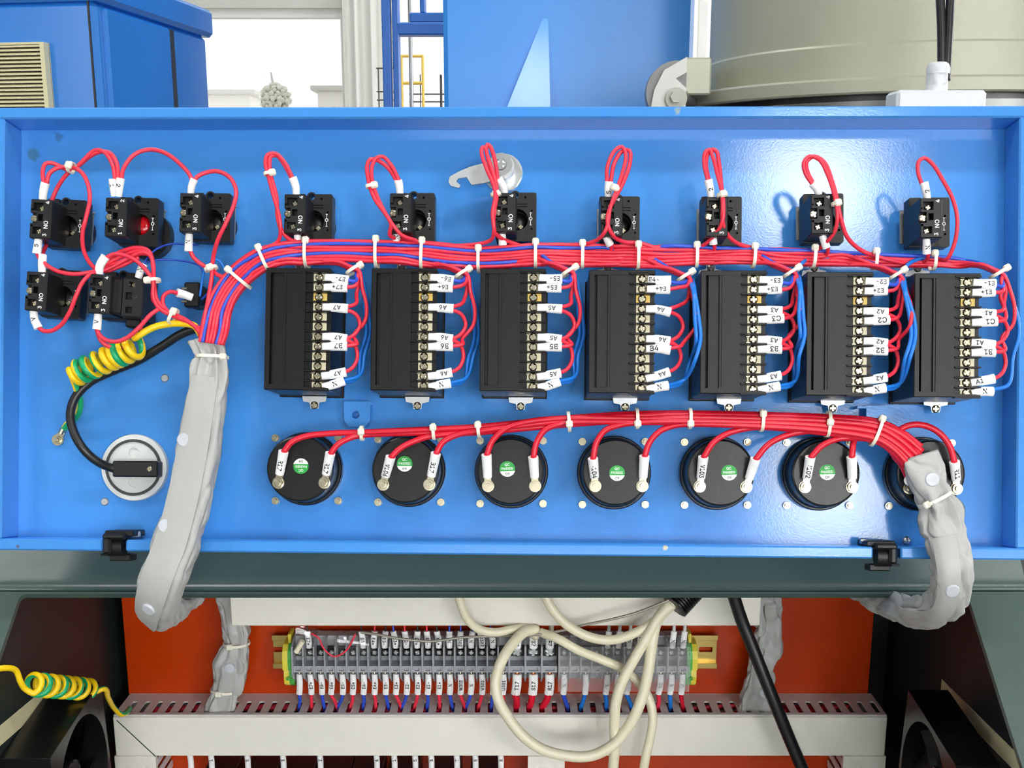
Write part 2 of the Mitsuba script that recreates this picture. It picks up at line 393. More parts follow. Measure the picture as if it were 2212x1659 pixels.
part(k, 'trunk', tube(np.array([[tc[0], YO - 3, 0], [tc[0] + 0.05, YO - 3, tc[2] - 0.5], [tc[0] - 0.1, YO - 3, tc[2] + 0.5]]), [0.12, 0.08, 0.02]), 'm_house_dark')
lv = []
for i in range(420):
    d = RNG.normal(size=3); d /= np.linalg.norm(d)
    c = np.array([tc[0], YO - 3, tc[2] - 0.25]) + d * np.array([0.46, 0.4, 0.42]) * RNG.random() ** 0.4
    lv.append(moved(trimesh.creation.icosphere(0, 0.07), tr(*c)))
part(k, 'foliage', cat(*lv), 'm_leaf', kind='stuff')

# left blue machine cabinet with a beige louvre, turned a little
TH = math.radians(9.1)
LR, LS = np.array([math.cos(TH), -math.sin(TH), 0]), np.array([math.sin(TH), math.cos(TH), 0])
LC = bg(213, 150, 1.30)
LC0 = np.array([LC[0], LC[1], 0])
ML = frame(LC0, LR, LS, [0, 0, 1])
def meet(px, py, o, n):
    d = ray(px, py)
    return C + d * (((o - C) @ n) / (d @ n))
def on_side(px, py):
    p = meet(px, py, LC0, LR) - LC0
    return p @ LS, p[2]
def on_front(px, py):
    p = meet(px, py, LC0, LS) - LC0
    return p @ LR, p[2]
YE = on_side(449, 120)[0]
ztop = on_side(222, 3)[1]
k = thing('machine_cabinet', 'blue sheet metal machine cabinet at the left with a beige louvre', 'cabinet')
part(k, 'body', cbox(-1.3, 0, 0, YE, 0, ztop, 0.012), 'm_blue_far', ML, 30)
part(k, 'roof', cbox(-1.4, 0.012, -0.01, YE + 0.012, ztop - 0.004, ztop + 0.052, 0.008), 'm_blue_far', ML, 30)
ya, yb = on_side(226, 120)[0], on_side(362, 120)[0]
part(k, 'side_panel', cbox(-0.004, 0.009, ya, yb, 0.1, ztop - 0.012, 0.006), 'm_blue_far', ML, 30)
part(k, 'seam', cbox(0, 0.003, yb + 0.004, yb + 0.03, 0.1, ztop - 0.012), 'm_black_deep', ML)
part(k, 'seam', cbox(on_front(199, 150)[0], on_front(203, 150)[0], -0.002, 0.001, 0.1, ztop), 'm_black_deep', ML)
gx1, gz1 = on_front(112, 160)[0], on_front(111, 93)[1]
gx0, gz0 = gx1 - 0.45, on_front(0, 330)[1]
fr = sbox(gx0, gz0, gx1, gz1).difference(sbox(gx0 + 0.012, gz0 + 0.012, gx1 - 0.008, gz1 - 0.004))
XZ = np.array([[1, 0, 0, 0], [0, 0, -1, 0], [0, 1, 0, 0], [0, 0, 0, 1.0]])
lou = part(k, 'louvre_frame', ext(fr, 0, 0.02), 'm_beige', ML @ XZ)
part(lou, 'backing', cbox(gx0, gx1, -0.004, -0.001, gz0, gz1), 'm_beige_dark', ML)
pitch = on_front(60, 100)[1] - on_front(60, 108.6)[1]
SL = mikit.ply(ext(Polygon([(0, 0), (-0.016, -0.0015), (-0.016, 0.0015), (0, pitch * 0.72)]), gx0 + 0.01, gx1 - 0.006), 'm_beige')
z = gz1 - pitch
while z > gz0:
    part(lou, 'slat', SL, None, ML @ np.array([[0, 0, 1, 0], [1, 0, 0, -0.004], [0, 1, 0, z], [0, 0, 0, 1.0]]))
    z -= pitch

# blue steel posts, guard frames and rack by the windows
YB = 3.2
def beam(k, name, x0, x1, y0, y1, z0, z1, mat):
    return part(k, name, cbox(x0, x1, y0, y1, z0, z1, 0.004), mat)
k = thing('steel_frame', 'blue steel frame of two posts and cross beams before the window', 'steel frame')
for a, b, t in ((826, 845, 3.4), (848.5, 863, 3.4)):
    beam(k, 'post', bg(a, 130, YB)[0], bg(b, 130, YB)[0], YB, YB + 0.05, 0, t, 'm_blue_post')
x1 = bg(965, 60, YB + 0.06)[0]
beam(k, 'beam', bg(858, 60, YB)[0], x1, YB + 0.0, YB + 0.06, bg(900, 75, YB)[2], bg(900, 48, YB)[2], 'm_blue_post')
beam(k, 'beam', bg(884, 30, YB + .4)[0], bg(965, 60, YB + .4)[0], YB + 0.4, YB + 0.45, bg(900, 48, YB + .4)[2], bg(900, 27, YB + .4)[2], 'm_blue_post')
beam(k, 'hanger', bg(907, 20, YB + .4)[0], bg(919, 20, YB + .4)[0], YB + 0.4, YB + 0.45, bg(900, 28, YB + .4)[2], 3.4, 'm_blue_post')
k = thing('guard_frame', 'yellow guard rail frame behind the blue posts', 'guard rail')
Y2 = 5.0
zz = lambda py: bg(900, py, Y2)[2]
xx = lambda px: bg(px, 180, Y2)[0]
for a, b in ((866, 870), (911, 916)):
    beam(k, 'upright', xx(a), xx(b), Y2, Y2 + 0.03, 0, zz(118), 'm_rail_yellow')
for a, b in ((118, 123), (176, 182)):
    beam(k, 'rail', xx(866), xx(916), Y2 + 0.002, Y2 + 0.028, zz(b), zz(a), 'm_rail_yellow')
k = thing('rod', 'thin pale rod hanging between the blue posts and the blue cabinet', 'rod')
solo(k, tube(np.array([bg(885.5, 0, 4.2) + [0, 0, 0.5], [bg(885.5, 60, 4.2)[0], 4.2, 1.2]]), 0.008), 'm_zinc', None, True)
k = thing('wire_rack', 'dark wire rack standing left behind the blue posts', 'rack')
for px in (792, 806, 820, 834): beam(k, 'upright', xx(px), xx(px + 2.2), Y2 + .5, Y2 + 0.52, 0, zz(121 if px in (792, 820) else 176), 'm_rack')
for py in (121, 176, 196, 216): beam(k, 'rung', xx(788), xx(836), Y2 + .5, Y2 + .52, zz(py + 2.5), zz(py), 'm_rack')
k = thing('wire_rack', 'dark rack with thin rungs right behind the yellow guard frame', 'rack')
for px in (872, 890, 937, 949): beam(k, 'upright', xx(px), xx(px + (5 if px == 937 else 2)), Y2 + .5, Y2 + 0.52, 0, zz(137), 'm_rack')
for py in (182, 200, 214): beam(k, 'rung', xx(864), xx(958), Y2 + .5, Y2 + .52, zz(py + 2.2), zz(py), 'm_rack')
# centre blue cabinet
YC = 1.9
k = thing('machine_cabinet', 'large plain blue cabinet standing in the middle behind the lid', 'cabinet')
part(k, 'body', cbox(bg(958, 120, YC)[0], bg(1498, 120, YC)[0], YC, YC + 0.7, 0, 2.6, 0.01), 'm_blue_mid', None, 30)
# an added facet, tilted to mirror the high window as a bright streak
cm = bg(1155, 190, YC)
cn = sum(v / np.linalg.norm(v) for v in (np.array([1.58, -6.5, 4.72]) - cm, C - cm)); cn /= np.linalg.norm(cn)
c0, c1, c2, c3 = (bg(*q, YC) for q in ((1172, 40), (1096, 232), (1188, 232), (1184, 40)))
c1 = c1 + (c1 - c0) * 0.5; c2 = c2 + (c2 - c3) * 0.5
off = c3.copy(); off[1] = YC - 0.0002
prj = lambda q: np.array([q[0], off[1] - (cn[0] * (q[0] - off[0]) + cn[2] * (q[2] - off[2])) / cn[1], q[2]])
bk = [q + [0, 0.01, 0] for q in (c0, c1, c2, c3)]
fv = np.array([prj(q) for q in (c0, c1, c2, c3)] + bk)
part(k, 'fold', (fv, np.array([[0, 1, 2], [0, 2, 3], [4, 5, 1], [4, 1, 0], [3, 2, 6], [3, 6, 7], [1, 5, 6], [1, 6, 2]])), 'm_blue_streak')

# round grey hopper with its flange, latch and base
d_, th = 2.6, math.radians(17.5)
HC = np.array([d_ * math.sin(th), C[1] + d_ * math.cos(th)])
def hop_r(px, py):
    d = ray(px, py); a = math.atan2(d[0], d[1])
    return d_ * math.sin(th - a)
def hop_z(px, py, r):
    """Height at which the pixel's ray meets the cylinder of radius r."""
    d = ray(px, py); o = C[:2] - HC
    a, b, c = d[:2] @ d[:2], 2 * o @ d[:2], o @ o - r * r
    t = (-b - math.sqrt(max(b * b - 4 * a * c, 0))) / (2 * a)
    return (C + d * t)[2]
R0 = hop_r(1535, 60); R1 = R0 + 0.006; R2 = R0 + 0.066
za, zb, zc, zd = hop_z(1850, 93, R1), hop_z(1850, 167, R2), hop_z(1850, 203, R2), hop_z(1850, 300, R0)
HM = tr(HC[0], HC[1], 0)
k = thing('hopper', 'round grey metal hopper behind the lid at the right, with flange rings', 'hopper')
part(k, 'drum', lathe([(0, za), (R0, za), (R0, za + 1.2), (0, za + 1.2)], 160), 'm_hopper', HM, 30)
part(k, 'band', lathe([(0, zb), (R1 + .004, zb), (R1 + 0.004, za - .004), (R1, za), (0, za + 0.0005)], 160), 'm_hopper', HM, 25)
part(k, 'flange', lathe([(0, zc), (R2 - .003, zc), (R2, zc + .003), (R2, zb - .004), (R2 - .006, zb), (0, zb)], 160), 'm_hopper', HM, 25)
part(k, 'base_ring', lathe([(0, zd - 1.2), (R2 + .01, zd - 1.2), (R2 + .01, zc - 0.012), (0, zc - .012)], 160), 'm_hopper_base', HM, 25)
part(k, 'gasket', lathe([(0, zc - .0125), (R2 - .02, zc - .0125), (R2 - .02, zc + .0005), (0, zc + .0005)], 160), 'm_black_deep', HM, 25)
lp = bg(1508, 152, HC[1] - 0.22)
part(k, 'lug', cbox(lp[0] - 0.024, lp[0] + 0.024, lp[1], lp[1] + 0.2, bg(1508, 205, lp[1])[2], bg(1508, 124, lp[1])[2], 0.003), 'm_hopper')
k = thing('clamp', 'round bright steel clamp with a bolt at the left foot of the hopper', 'clamp')
yk = HC[1] - 0.30
pc = bg(1462, 200, yk)
s = 1 / F * (yk - C[1]) / ray(1462, 200)[1]
MK = frame(pc, [1, 0, 0], [0, 0, 1], [0, -1, 0])
part(k, 'arm', tube(np.array([pc + [0, 0.01, 0], [pc[0] + 0.05, HC[1] - 0.12, pc[2]], [HC[0] - R2 + 0.01, HC[1] - 0.02, pc[2]]]), 0.012, 12), 'm_steel_dull', None, True)
part(k, 'wheel', ext(Point(0, 0).buffer(66 * s, 40).difference(sbox(20 * s, -200 * s, 200 * s, 200 * s)), -0.03, 0.0), 'm_steel_dull', MK, 30)
wedge = Polygon([(-58 * s, -40 * s), (-50 * s, 5 * s), (-30 * s, 45 * s), (18 * s, 72 * s), (18 * s, 40 * s), (-5 * s, 28 * s), (18 * s, 8 * s), (18 * s, -40 * s)])
part(k, 'jaw', ext(wedge, -0.004, 0.012), 'm_cast', MK)
part(k, 'bolt', mt(cyl(23 * s, 0.01, 0.022, -4 * s, -14 * s, 32) + cyl(13 * s, 0.02, 0.034, -6 * s, -12 * s, 6)), 'm_bolt', MK, 30)
# white sensor box on the lid's far side, its gland and two black cables
yb_ = 0.62
s = 1 / F * (yb_ - C[1]) / ray(2030, 200)[1]
k = thing('sensor_box', 'white plastic junction box behind the lid with a cable gland on top', 'junction box')
b0, b1 = bg(1936, 236, yb_), bg(2134, 194, yb_)
part(k, 'case', cbox(b0[0], b1[0], yb_, yb_ + 0.05, b0[2] - 0.03, b1[2], 0.004), 'm_white_plastic', None, 20)
gp = bg(2036, 194, yb_); gp[1] += 0.022
MG = tr(gp[0], gp[1], gp[2] - 0.001)
gl = part(k, 'gland', mt(cyl(23 * s, 0, 15 * s, n=32) + cyl(25 * s, 17 * s, 38 * s, n=6) + cyl(22 * s, 14 * s, 18 * s)), 'm_white_plastic', MG, 30)
part(gl, 'dome_nut', lathe([(0, 38 * s), (25 * s, 38 * s), (25 * s, 50 * s), (22 * s, 58 * s), (17 * s, 62 * s), (0, 62 * s)], 32), 'm_white_plastic', MG, 30)
part(k, 'foot', cbox(b0[0] + 0.02, b1[0] - 0.02, yb_ + 0.002, yb_ + 0.046, 0.0, b0[2] - 0.029), 'm_zinc')
for j, (a, b, lab) in enumerate(((2037, 2029, 'left'), (2046, 2055, 'right'))):
    k = thing('power_cable', f'black cable rising from the white gland, {lab} of the pair', 'cable')
    q0, q1 = bg(a, 138, gp[1]), bg(b, -40, gp[1] + 0.02)
    solo(k, tube(spline([q0 - [0, 0, 0.02], q0 * .6 + q1 * .4, q1, q1 + (q1 - q0)]), 9.5 * s, 14), 'm_rubber', None, True)

# ------------------------------------------------------------------ the opened lid: sheet, lips, brackets
HL = 0.0295                                                          # how far the lips stand proud of the sheet
XA, XB = at(6, 720, HL)[0], at(2199, 720, HL)[0]
VA, VB = at(1106, 255, HL)[1], at(1106, 1174, HL)[1]
LW = 0.0088
def lbox(x0, y0, x1, y1, h0, h1, c=0.0004):
    """A box on the lid whose front face (h1 mm) spans these pixels."""
    a, b = at(x0, y0, h1 / 1000), at(x1, y1, h1 / 1000)
    return cbox(a[0], b[0], b[1], a[1], h0 / 1000, h1 / 1000, c)
lid = thing('lid', 'blue painted sheet metal lid standing open, carrying all the switches, controllers and meters', 'panel')
part(lid, 'sheet', cbox(XA - LW, XB + LW, VB - LW, VA + LW, -0.0015, 0, 0.0003), 'm_blue', LID)
part(lid, 'top_lip', cbox(XA - LW, XB + LW, VA, VA + LW, -0.0005, HL, 0.0012), 'm_blue', LID, 20)
xs = [XA - LW, at(221, 1175, HL)[0], at(271, 1175, HL)[0], at(1886, 1190, HL)[0], at(1946, 1190, HL)[0], XB + LW]
for a, b in zip(xs[::2], xs[1::2]):
    part(lid, 'bottom_lip', cbox(a, b, VB - LW, VB, -0.0005, HL, 0.0012), 'm_blue', LID, 20)
part(lid, 'side_lip', cbox(XA - LW, XA, VB - 0.0002, VA + 0.0002, -0.0005, HL - 0.0002, 0.0012), 'm_blue', LID, 20)
part(lid, 'side_lip', cbox(XB, XB + LW, VB - 0.0002, VA + 0.0002, -0.0005, HL - 0.0002, 0.0012), 'm_blue', LID, 20)
# two folded tabs
a = at(771, 896, 0.0105)
tab = Polygon([(-.0095, .0095), (.0095, .0095), (.0092, -.004), (.006, -.0085), (-.006, -.0085), (-.0092, -.004)]).buffer(0.0008).difference(Point(-0.001, 0).buffer(0.003))
part(lid, 'tab', cat(ext(tab, 0.0085, 0.0105), cbox(-.0102, .0102, 0.0088, 0.0106, 0, 0.0105)), 'm_blue', onlid(a * [1, 1, 0]), label='small blue tab with a round hole, at the left')
b = at(1898, 907, 0.012)
tab2 = Polygon([(-.0085, .010), (.0085, .010), (.0085, -.0085), (-.0085, -.0085)]).buffer(0.0008).difference(Point(0, -.001).buffer(0.0028))
part(lid, 'tab', cat(ext(tab2, 0.009, 0.012), cbox(-.0165, .0093, 0.0085, 0.0108, 0, 0.012)), 'm_blue', onlid(b - [0, 0, 0.012]), label='blue angle bracket with a round hole, at the right')
# flat screws of the sheet
FLAT = mikit.ply(mt(cyl(0.0033, -0.0001, 0.0006, r2=0.0026, n=24) - mbox(-.0016, .0016, -.0003, .0003, 0.0002, 1) - mbox(-.0003, .0003, -.0016, .0016, 0.0002, 1)), 'm_zinc', 25)
for (x, y), lab in (((356, 817), 'left of the grey wire wrap'), ((226, 1084), 'below the round grey socket')):
    k = thing('flat_screw', f'flat countersunk screw in the blue sheet, {lab}', 'screw')
    solo(k, FLAT, None, onlid(at(x, y, 0.0002)))

# black hinges on the bottom lip
for side, sx, xc, yo, lab in ((1, 1, 246, 0, 'left'), (2, -1, 1914, 22, 'right')):
    k = thing('hinge', f'black plastic hinge clipped over the bottom lip, at the {lab}', 'hinge')
    q = lambda dx0, y0, dx1, y1, h0, h1, c=0.0008: lbox(min(xc + sx * dx0, xc + sx * dx1), y0 + yo, max(xc + sx * dx0, xc + sx * dx1), y1 + yo, h0, h1, c)
    arm = cat(q(-20, 1146, 42, 1159, 0.2, 27), q(-26, 1152, -8, 1198, 1, 33, 0.002), q(-26, 1152, 22, 1166, 20, 34, 0.0015))
    part(k, 'arm', arm, 'm_black', LID)
    p0, p1 = at(xc - sx * 9, 1180 + yo, 0.022), at(xc + sx * 23, 1180 + yo, 0.022)
    part(k, 'knuckle', tube(np.array([p0, p0 * .5 + p1 * .5, p1]), 0.0078, 20), 'm_black', LID, 30)
    part(k, 'foot', q(-10, 1196, 36, 1212, -3, 12), 'm_black', LID)
    part(k, 'foot', q(-30, 1196, -2, 1201, -3, 20), 'm_black', LID)
    p0, p1 = at(xc + sx * 40, 1154 + yo * .7, 0.014), at(xc + sx * 56, 1154 + yo * .65, 0.014)
    part(k, 'pin', tube(np.array([p0, p1]), 0.0023, 14), 'm_steel' if side == 2 else 'm_socket', LID, 30)

k = thing('dome_screw', 'bright round screw head on the sheet, right of the right hinge', 'screw')
solo(k, make_screw(0.0036, 0.003, False), 'm_steel', onlid(at(1960, 1168, 0.002) * [1, 1, 0]), 25)

# cam latch
lk = at(1086, 372, 0.004)
k = thing('cam_latch', 'silver cam latch with a hooked arm between the fifth and sixth upper switches', 'latch')
part(k, 'nut', mt(cyl(0.0148, 0, 0.004, n=6) ^ cyl(0.0142, -1, 1, n=48)), 'm_steel', onlid(at(1089, 376, .003) * [1, 1, 0]), 30)
part(k, 'washer', mt(cyl(0.0152, 0, 0.0016, n=40)), 'm_zinc', onlid(at(1087, 374, .001) * [1, 1, 0]), 30)
part(k, 'barrel', mt(cyl(0.0095, 0.0, 0.021, n=40)), 'm_zinc', onlid(lk * [1, 1, 0]), 30)
hk = 0.0225
pts = [at(x, y, hk)[:2] for x, y in ((1096, 352), (1075, 345), (1015, 361), (990, 372), (972, 382), (969, 393), (974, 402), (992, 407), (995, 401), (986, 393), (990, 386), (1008, 383), (1019, 400), (1045, 396), (1085, 387), (1100, 372))]
arm = Polygon(pts).buffer(-0.0012).buffer(0.0012)
part(k, 'arm', ext(arm, 0.0205, 0.0235), 'm_zinc', LID)
cp = at(1082, 356, 0.0235)
part(k, 'screw_head', make_screw(0.0052, 0.0032), 'm_steel', onlid(cp), 25)
part(k, 'collar', mt(cyl(0.0088, 0.0234, 0.0250, n=40)), 'm_steel', onlid(cp * [1, 1, 0]), 30)

# ------------------------------------------------------------------ switches
HB, HC_ = 0.0274, 0.0557
def rrect(x0, x1, y0, y1, r=0.0015):
    return sbox(x0 + r, y0 + r, x1 - r, y1 - r).buffer(r, 6)
def base_mesh(w=0.0304, cav=True):
    b = rrect(0, w, -0.0155, 0.0215)
    b = unary_union([b.difference(sbox(0.009, 0.0185, 0.0165, 0.03)), Point(0.0144, 0.0194).buffer(0.0036)]).difference(Point(0.0144, 0.0194).buffer(0.0024)).difference(Point(w - 0.0084, 0.018).buffer(0.0009))
    m = m3.Manifold.extrude(m3.CrossSection([np.array(b.exterior.coords)[:-1]] + [np.array(i.coords)[:-1] for i in b.interiors], m3.FillRule.EvenOdd), HB - 0.0150).translate((0, 0, 0.0150)) + cyl(0.0125, 0.003, 0.0155, 0.0152, 0.0020, 40)
    if cav:
        m = m - cyl(0.0082, HB - 0.011, 1, 0.0160, 0.0010, 32)
    for y in (0.0128, 0.0108):
        m = m - mbox(0.0162, 0.0235, y - 0.0004, y + 0.0004, HB - 0.002, 1)
    for y in (0.0077, -0.006):
        m = m - cyl(0.0009, HB - 0.004, 1, w - 0.0034, y, 12)
    return mt(m)
def contact_mesh(h0=HB - 0.006, h1=HC_):
    m = mt(man(cbox(0, 0.016, -0.0145, 0.0145, h0, h1, 0.0006)))
    m = man(m)
    m = m - mbox(0.0021, 0.0096, 0.0059, 0.0120, h1 - 0.006, 1) - mbox(0.0058, 0.0096, -0.0016, 0.0034, h1 - 0.008, 1) - mbox(0.0021, 0.0086, -0.0113, -0.006, h1 - 0.006, 1)
    m = m - mbox(-1, 0.0046, -0.0034, 0.0044, h1 - 0.0045, 1) - cyl(0.0009, h1 - 0.004, 1, 0.0014, 0.0068, 12) - cyl(0.0009, h1 - 0.004, 1, 0.0014, -0.0052, 12)
    return mt(m)
BASE, CONTACT = mikit.ply(base_mesh(), 'm_black'), mikit.ply(contact_mesh(), 'm_black')
MPLATE = mikit.ply(cat(cbox(-0.0012, 0.0290, -0.0095, 0.0165, 0.0065, 0.0085, 0.0004), cbox(0.0284, 0.0298, 0.0150, 0.0172, 0.0060, 0.0095, 0.0005)), 'm_zinc')
COLLAR = mikit.ply(mt(cyl(0.0135, 0, 0.004, 0.0152, 0.001, 40)), 'm_black', 30)
GLYPH = mikit.ply(ext(unary_union([Point(0, 0).buffer(0.0013).difference(Point(0, 0).buffer(0.0008)), sbox(-.0002, 0.0013, .0002, 0.0046), sbox(-.0002, -.0046, .0002, -0.0013), sbox(-.0008, -.0050, .0008, -.0046), sbox(-.0008, 0.0042, 0.0008, 0.0046)]), 0, 0.0001), 'm_white_ink')
LENS = mikit.ply(mt(m3.Manifold.sphere(1, 32).scale((0.0078, 0.0078, 0.004)).trim_by_plane((0, 0, 1), 0)), 'm_black_gloss', 30)
def letter(parent, s, h, M, mat='m_white_ink'):
    t = TEXTS.get(('ply', s, h, mat))
    if t is None: t = TEXTS['ply', s, h, mat] = mikit.ply(text(s, h), mat)
    return part(parent, 'lettering', t, None, M)
R90 = rz(math.pi / 2)
SW = [(65, 428, 515), (227, 422, 515), (388, 416, 502), (614, 418, 505), (842, 418, 502), (1068, 416, 502), (1298, 425, 510), (1525, 426, 510), (1752, 420, 505), (1988, 427, 515)]
SWN = ['leftmost switch block of the upper row, its contact marked 3 NO 4', 'second upper switch block, marked 1 NC 2, with a red lens', 'third upper switch block from the left, under a red wire arc', 'fourth upper switch block from the left, above the first controller',
       'fifth upper switch block, above the second controller', 'sixth upper switch block, just below the silver latch', 'seventh upper switch block from the left, above the fourth controller', 'eighth upper switch block, above the fifth controller',
       'ninth upper switch block, standing in the broad pale glare', 'rightmost upper switch block, with a single red wire loop']
SWM = []
def switch(x, yt, yb, label, nc=False, tilt=0.0, special=False):
    p = at(x, (yt + yb) / 2, HC_)
    M = onlid((p[0], p[1], 0), tilt)
    k = thing('push_button_switch', 'black ' + label, 'switch', 'black switch blocks on the lid')
    part(k, 'collar', mt(cyl(0.0188, 0, 0.010, 0.0158, -0.003, 48)) if nc else COLLAR, 'm_black' if nc else None, M, 30)
    part(k, 'mounting_plate', MPLATE, None, M, label='metal mounting plate')
    if special:
        part(k, 'base', base_mesh(0.0375, False), 'm_black', M)
        lb = man(cbox(0.0225, 0.0385, -0.0150, 0.0140, HB - 0.006, 0.050, 0.0008)) - mbox(0.0255, 0.0305, -.002, 0.0035, 0.045, 1) - mbox(0.026, 0.031, -0.012, -.0075, 0.044, 1) - mbox(0.0275, 0.032, 0.0075, 0.0115, 0.044, 1)
        lb2 = part(k, 'lamp_block', mt(lb + man(cbox(0.0138, 0.0230, -0.013, 0.013, HB - .004, 0.049, 0.001)) + man(cbox(0.0215, 0.033, -0.021, -0.0145, HB - 0.02, 0.036, 0.001))), 'm_black', M)
        part(lb2, 'screw', SCREW, None, M @ tr(0.0325, 0.0006, 0.0485))
        part(lb2, 'screw', SCREW_S, None, M @ tr(0.0300, 0.0095, 0.0445))
    else:
        part(k, 'base', BASE, None, M)
        part(k, 'lens', LENS, 'm_red_lens' if nc else None, M @ tr(0.0160, 0.001, HB - 0.0112 + (0.004 if nc else 0)), label='red lens' if nc else None)
        part(k, 'glyph', GLYPH, None, M @ tr(0.0262, 0.0018, HB))
        if not nc: part(k, 'plunger', SCREW_S, 'm_screw', M @ tr(0.0185, -0.003, HB - 0.0078), label='bright plunger tip')
    part(k, 'contact_block', CONTACT, None, M)
    for px_, py_, dz, s in ((0.0025, 0.0004, -0.0028, SCREW), (0.0070, 0.0085, -0.0052, SCREW_S), (0.0058, -0.0087, -0.0052, SCREW_S)):
        part(k, 'screw', s, None, M @ tr(px_, py_, HC_ + dz) @ rz(px_ * 200))
    for s, x_, y_, h_ in ((('2' if nc else '4'), 0.0125, 0.0123, 0.0027), (('NC' if nc else 'NO'), 0.0120, -0.0042, 0.0030), (('1' if nc else '3'), 0.0115, -0.0118, 0.0027)):
        letter(k, s, h_, M @ tr(x_, y_, HC_) @ R90)
    SWM.append((p, k))
    return k
for i, (a, lab) in enumerate(zip(SW, SWN)):
    switch(*a, lab, nc=(i == 1), tilt=(-0.05, -0.03, -0.02, -0.01, 0, 0, 0, 0, 0.015, 0.01)[i])
switch(55, 587, 668, 'switch block at the left of the lower pair, marked 3 NO 4', tilt=-0.06)
switch(192, 591, 676, 'lamp switch block of the lower pair, an N sleeve at its upper right', tilt=-0.06, special=True)
# small round black buzzer beside the main bundle
k = thing('buzzer', 'small black round buzzer between the lower switches and the bundle', 'buzzer')
bz = at(424, 640, 0.01)
part(k, 'body', lathe([(0, 0), (0.0095, 0), (0.0095, 0.011), (0.0080, 0.0135), (0, 0.0135)], 40), 'm_black', onlid(bz * [1, 1, 0]), 30)
part(k, 'terminal_block', cbox(-0.006, 0.006, -0.010, 0.009, 0.012, 0.022, 0.001), 'm_black', onlid(bz * [1, 1, 0]))
for y in (0.004, -0.006):
    part(k, 'solder_tag', cbox(-0.008, -0.0035, y - 0.001, y + 0.001, 0.0215, 0.0227), 'm_screw', onlid(bz * [1, 1, 0]))

# ------------------------------------------------------------------ temperature controllers
HF = 0.0615
CW, CH = 0.0478, 0.0895
ROW0, ROWP = 0.0061, 0.00726
def controller_mesh():
    m = man(cbox(0, CW, -CH, 0, 0.0, HF, 0.0005)) + man(cbox(-0.0012, CW + 0.0012, -CH - 0.0012, 0.0012, 0, 0.004, 0.0004))
    m = m - mbox(0.0036, 0.0060, -CH + 0.004, -0.0035, HF - 0.008, 1) - mbox(0.0059, 0.0138, -CH + 0.004, -0.0035, HF - 0.0028, 1) - mbox(0.0138, 0.0292, -CH + 0.004, -0.0035, HF - 0.0007, 1)
    m = m - mbox(0.0150, 0.0156, -CH + 0.004, -0.0035, HF - 0.0016, 1)
    m = m - mbox(0.0292, 1, -CH + 0.0022, -0.0018, HF - 0.0052, 1)
    for i in range(13):
        y = -(ROW0 + (i - 0.5) * ROWP)
        m = m + man(cbox(0.0292, CW + 0.0004, y - 0.0005, y + 0.0005, HF - 0.0062, HF + 0.0002, 0.0002)) - mbox(0.0286, 0.0292, y - 0.0003, y + .0003, HF - .002, 1)
    return mt(m)
CTRL = mikit.ply(controller_mesh(), 'm_moulded')
TPLATE = mikit.ply(cbox(-0.0044, 0.0058, -0.0029, 0.0029, 0, 0.0012, 0.0002), 'm_plate')
CLIP = mikit.ply(ext(Polygon([(-.0095, .0035), (.0095, .0035), (.0088, -.0005), (.0038, -.0015), (.003, -.006), (-.003, -.006), (-.0038, -.0015), (-.0088, -.0005)]), 0, 0.0016), 'm_zinc')
FORK = mikit.ply(cat(cbox(-0.0052, 0.002, 0.0017, 0.0026, 0, 0.0007, 0.0001), cbox(-0.0052, 0.002, -0.0026, -0.0017, 0, 0.0007, 0.0001), cbox(0.0015, 0.0075, -0.0026, 0.0026, 0, 0.0008, 0.0002)), 'm_screw')
CT = [(575, 578, 848), (803, 579, 849), (1038, 580, 850), (1273, 583, 850), (1514, 584, 852), (1743, 587, 853), (1976, 590, 855)]
CTL = []
for i, (x, yt, yb) in enumerate(CT):
    n = 7 - i
    p = at(x, yt, HF)
    M = onlid((p[0], p[1], 0), (-0.012, -0.004, 0, 0, 0, 0, 0)[i])
    k = thing('temperature_controller', f'black temperature controller body whose white sleeves are marked E{n}, A{n} and B{n}', 'controller', 'row of seven controllers')
    part(k, 'body', CTRL, None, M)
    for r in range(12):
        y = -(ROW0 + r * ROWP)
        part(k, 'terminal_plate', TPLATE, 'm_plate_gold' if r == 2 else None, M @ tr(0.0388, y, HF - 0.0053))
        part(k, 'screw', SCREW, None, M @ tr(0.0388, y, HF - 0.0036) @ rz(RNG.random() * 3))
    c = at((680, 902, 1125, 1350, 1574, 1798, 2020)[i], 866 + i * 1.3, 0.009)
    part(k, 'clip', CLIP, None, onlid(c))
    part(k, 'clip_screw', SCREW, None, onlid(c + [0, -0.0035, 0.0014]))
    c = at((649, 868, 1089, 1313, 1535, 1758, 1981)[i], 579 + i * 0.8, 0.009)
    part(k, 'clip', CLIP, None, onlid(c + [0, -0.0015, 0], math.pi))
    part(k, 'clip_screw', SCREW, None, onlid(c + [0, 0.0012, 0.0014]))
    CTL.append((M, n))
def term_pos(i, r):
    """Lid point of the screw of row r (from 0) on controller i."""
    return (np.linalg.inv(LID) @ CTL[i][0] @ [0.0388, -(ROW0 + r * ROWP), HF - 0.0042, 1])[:3]

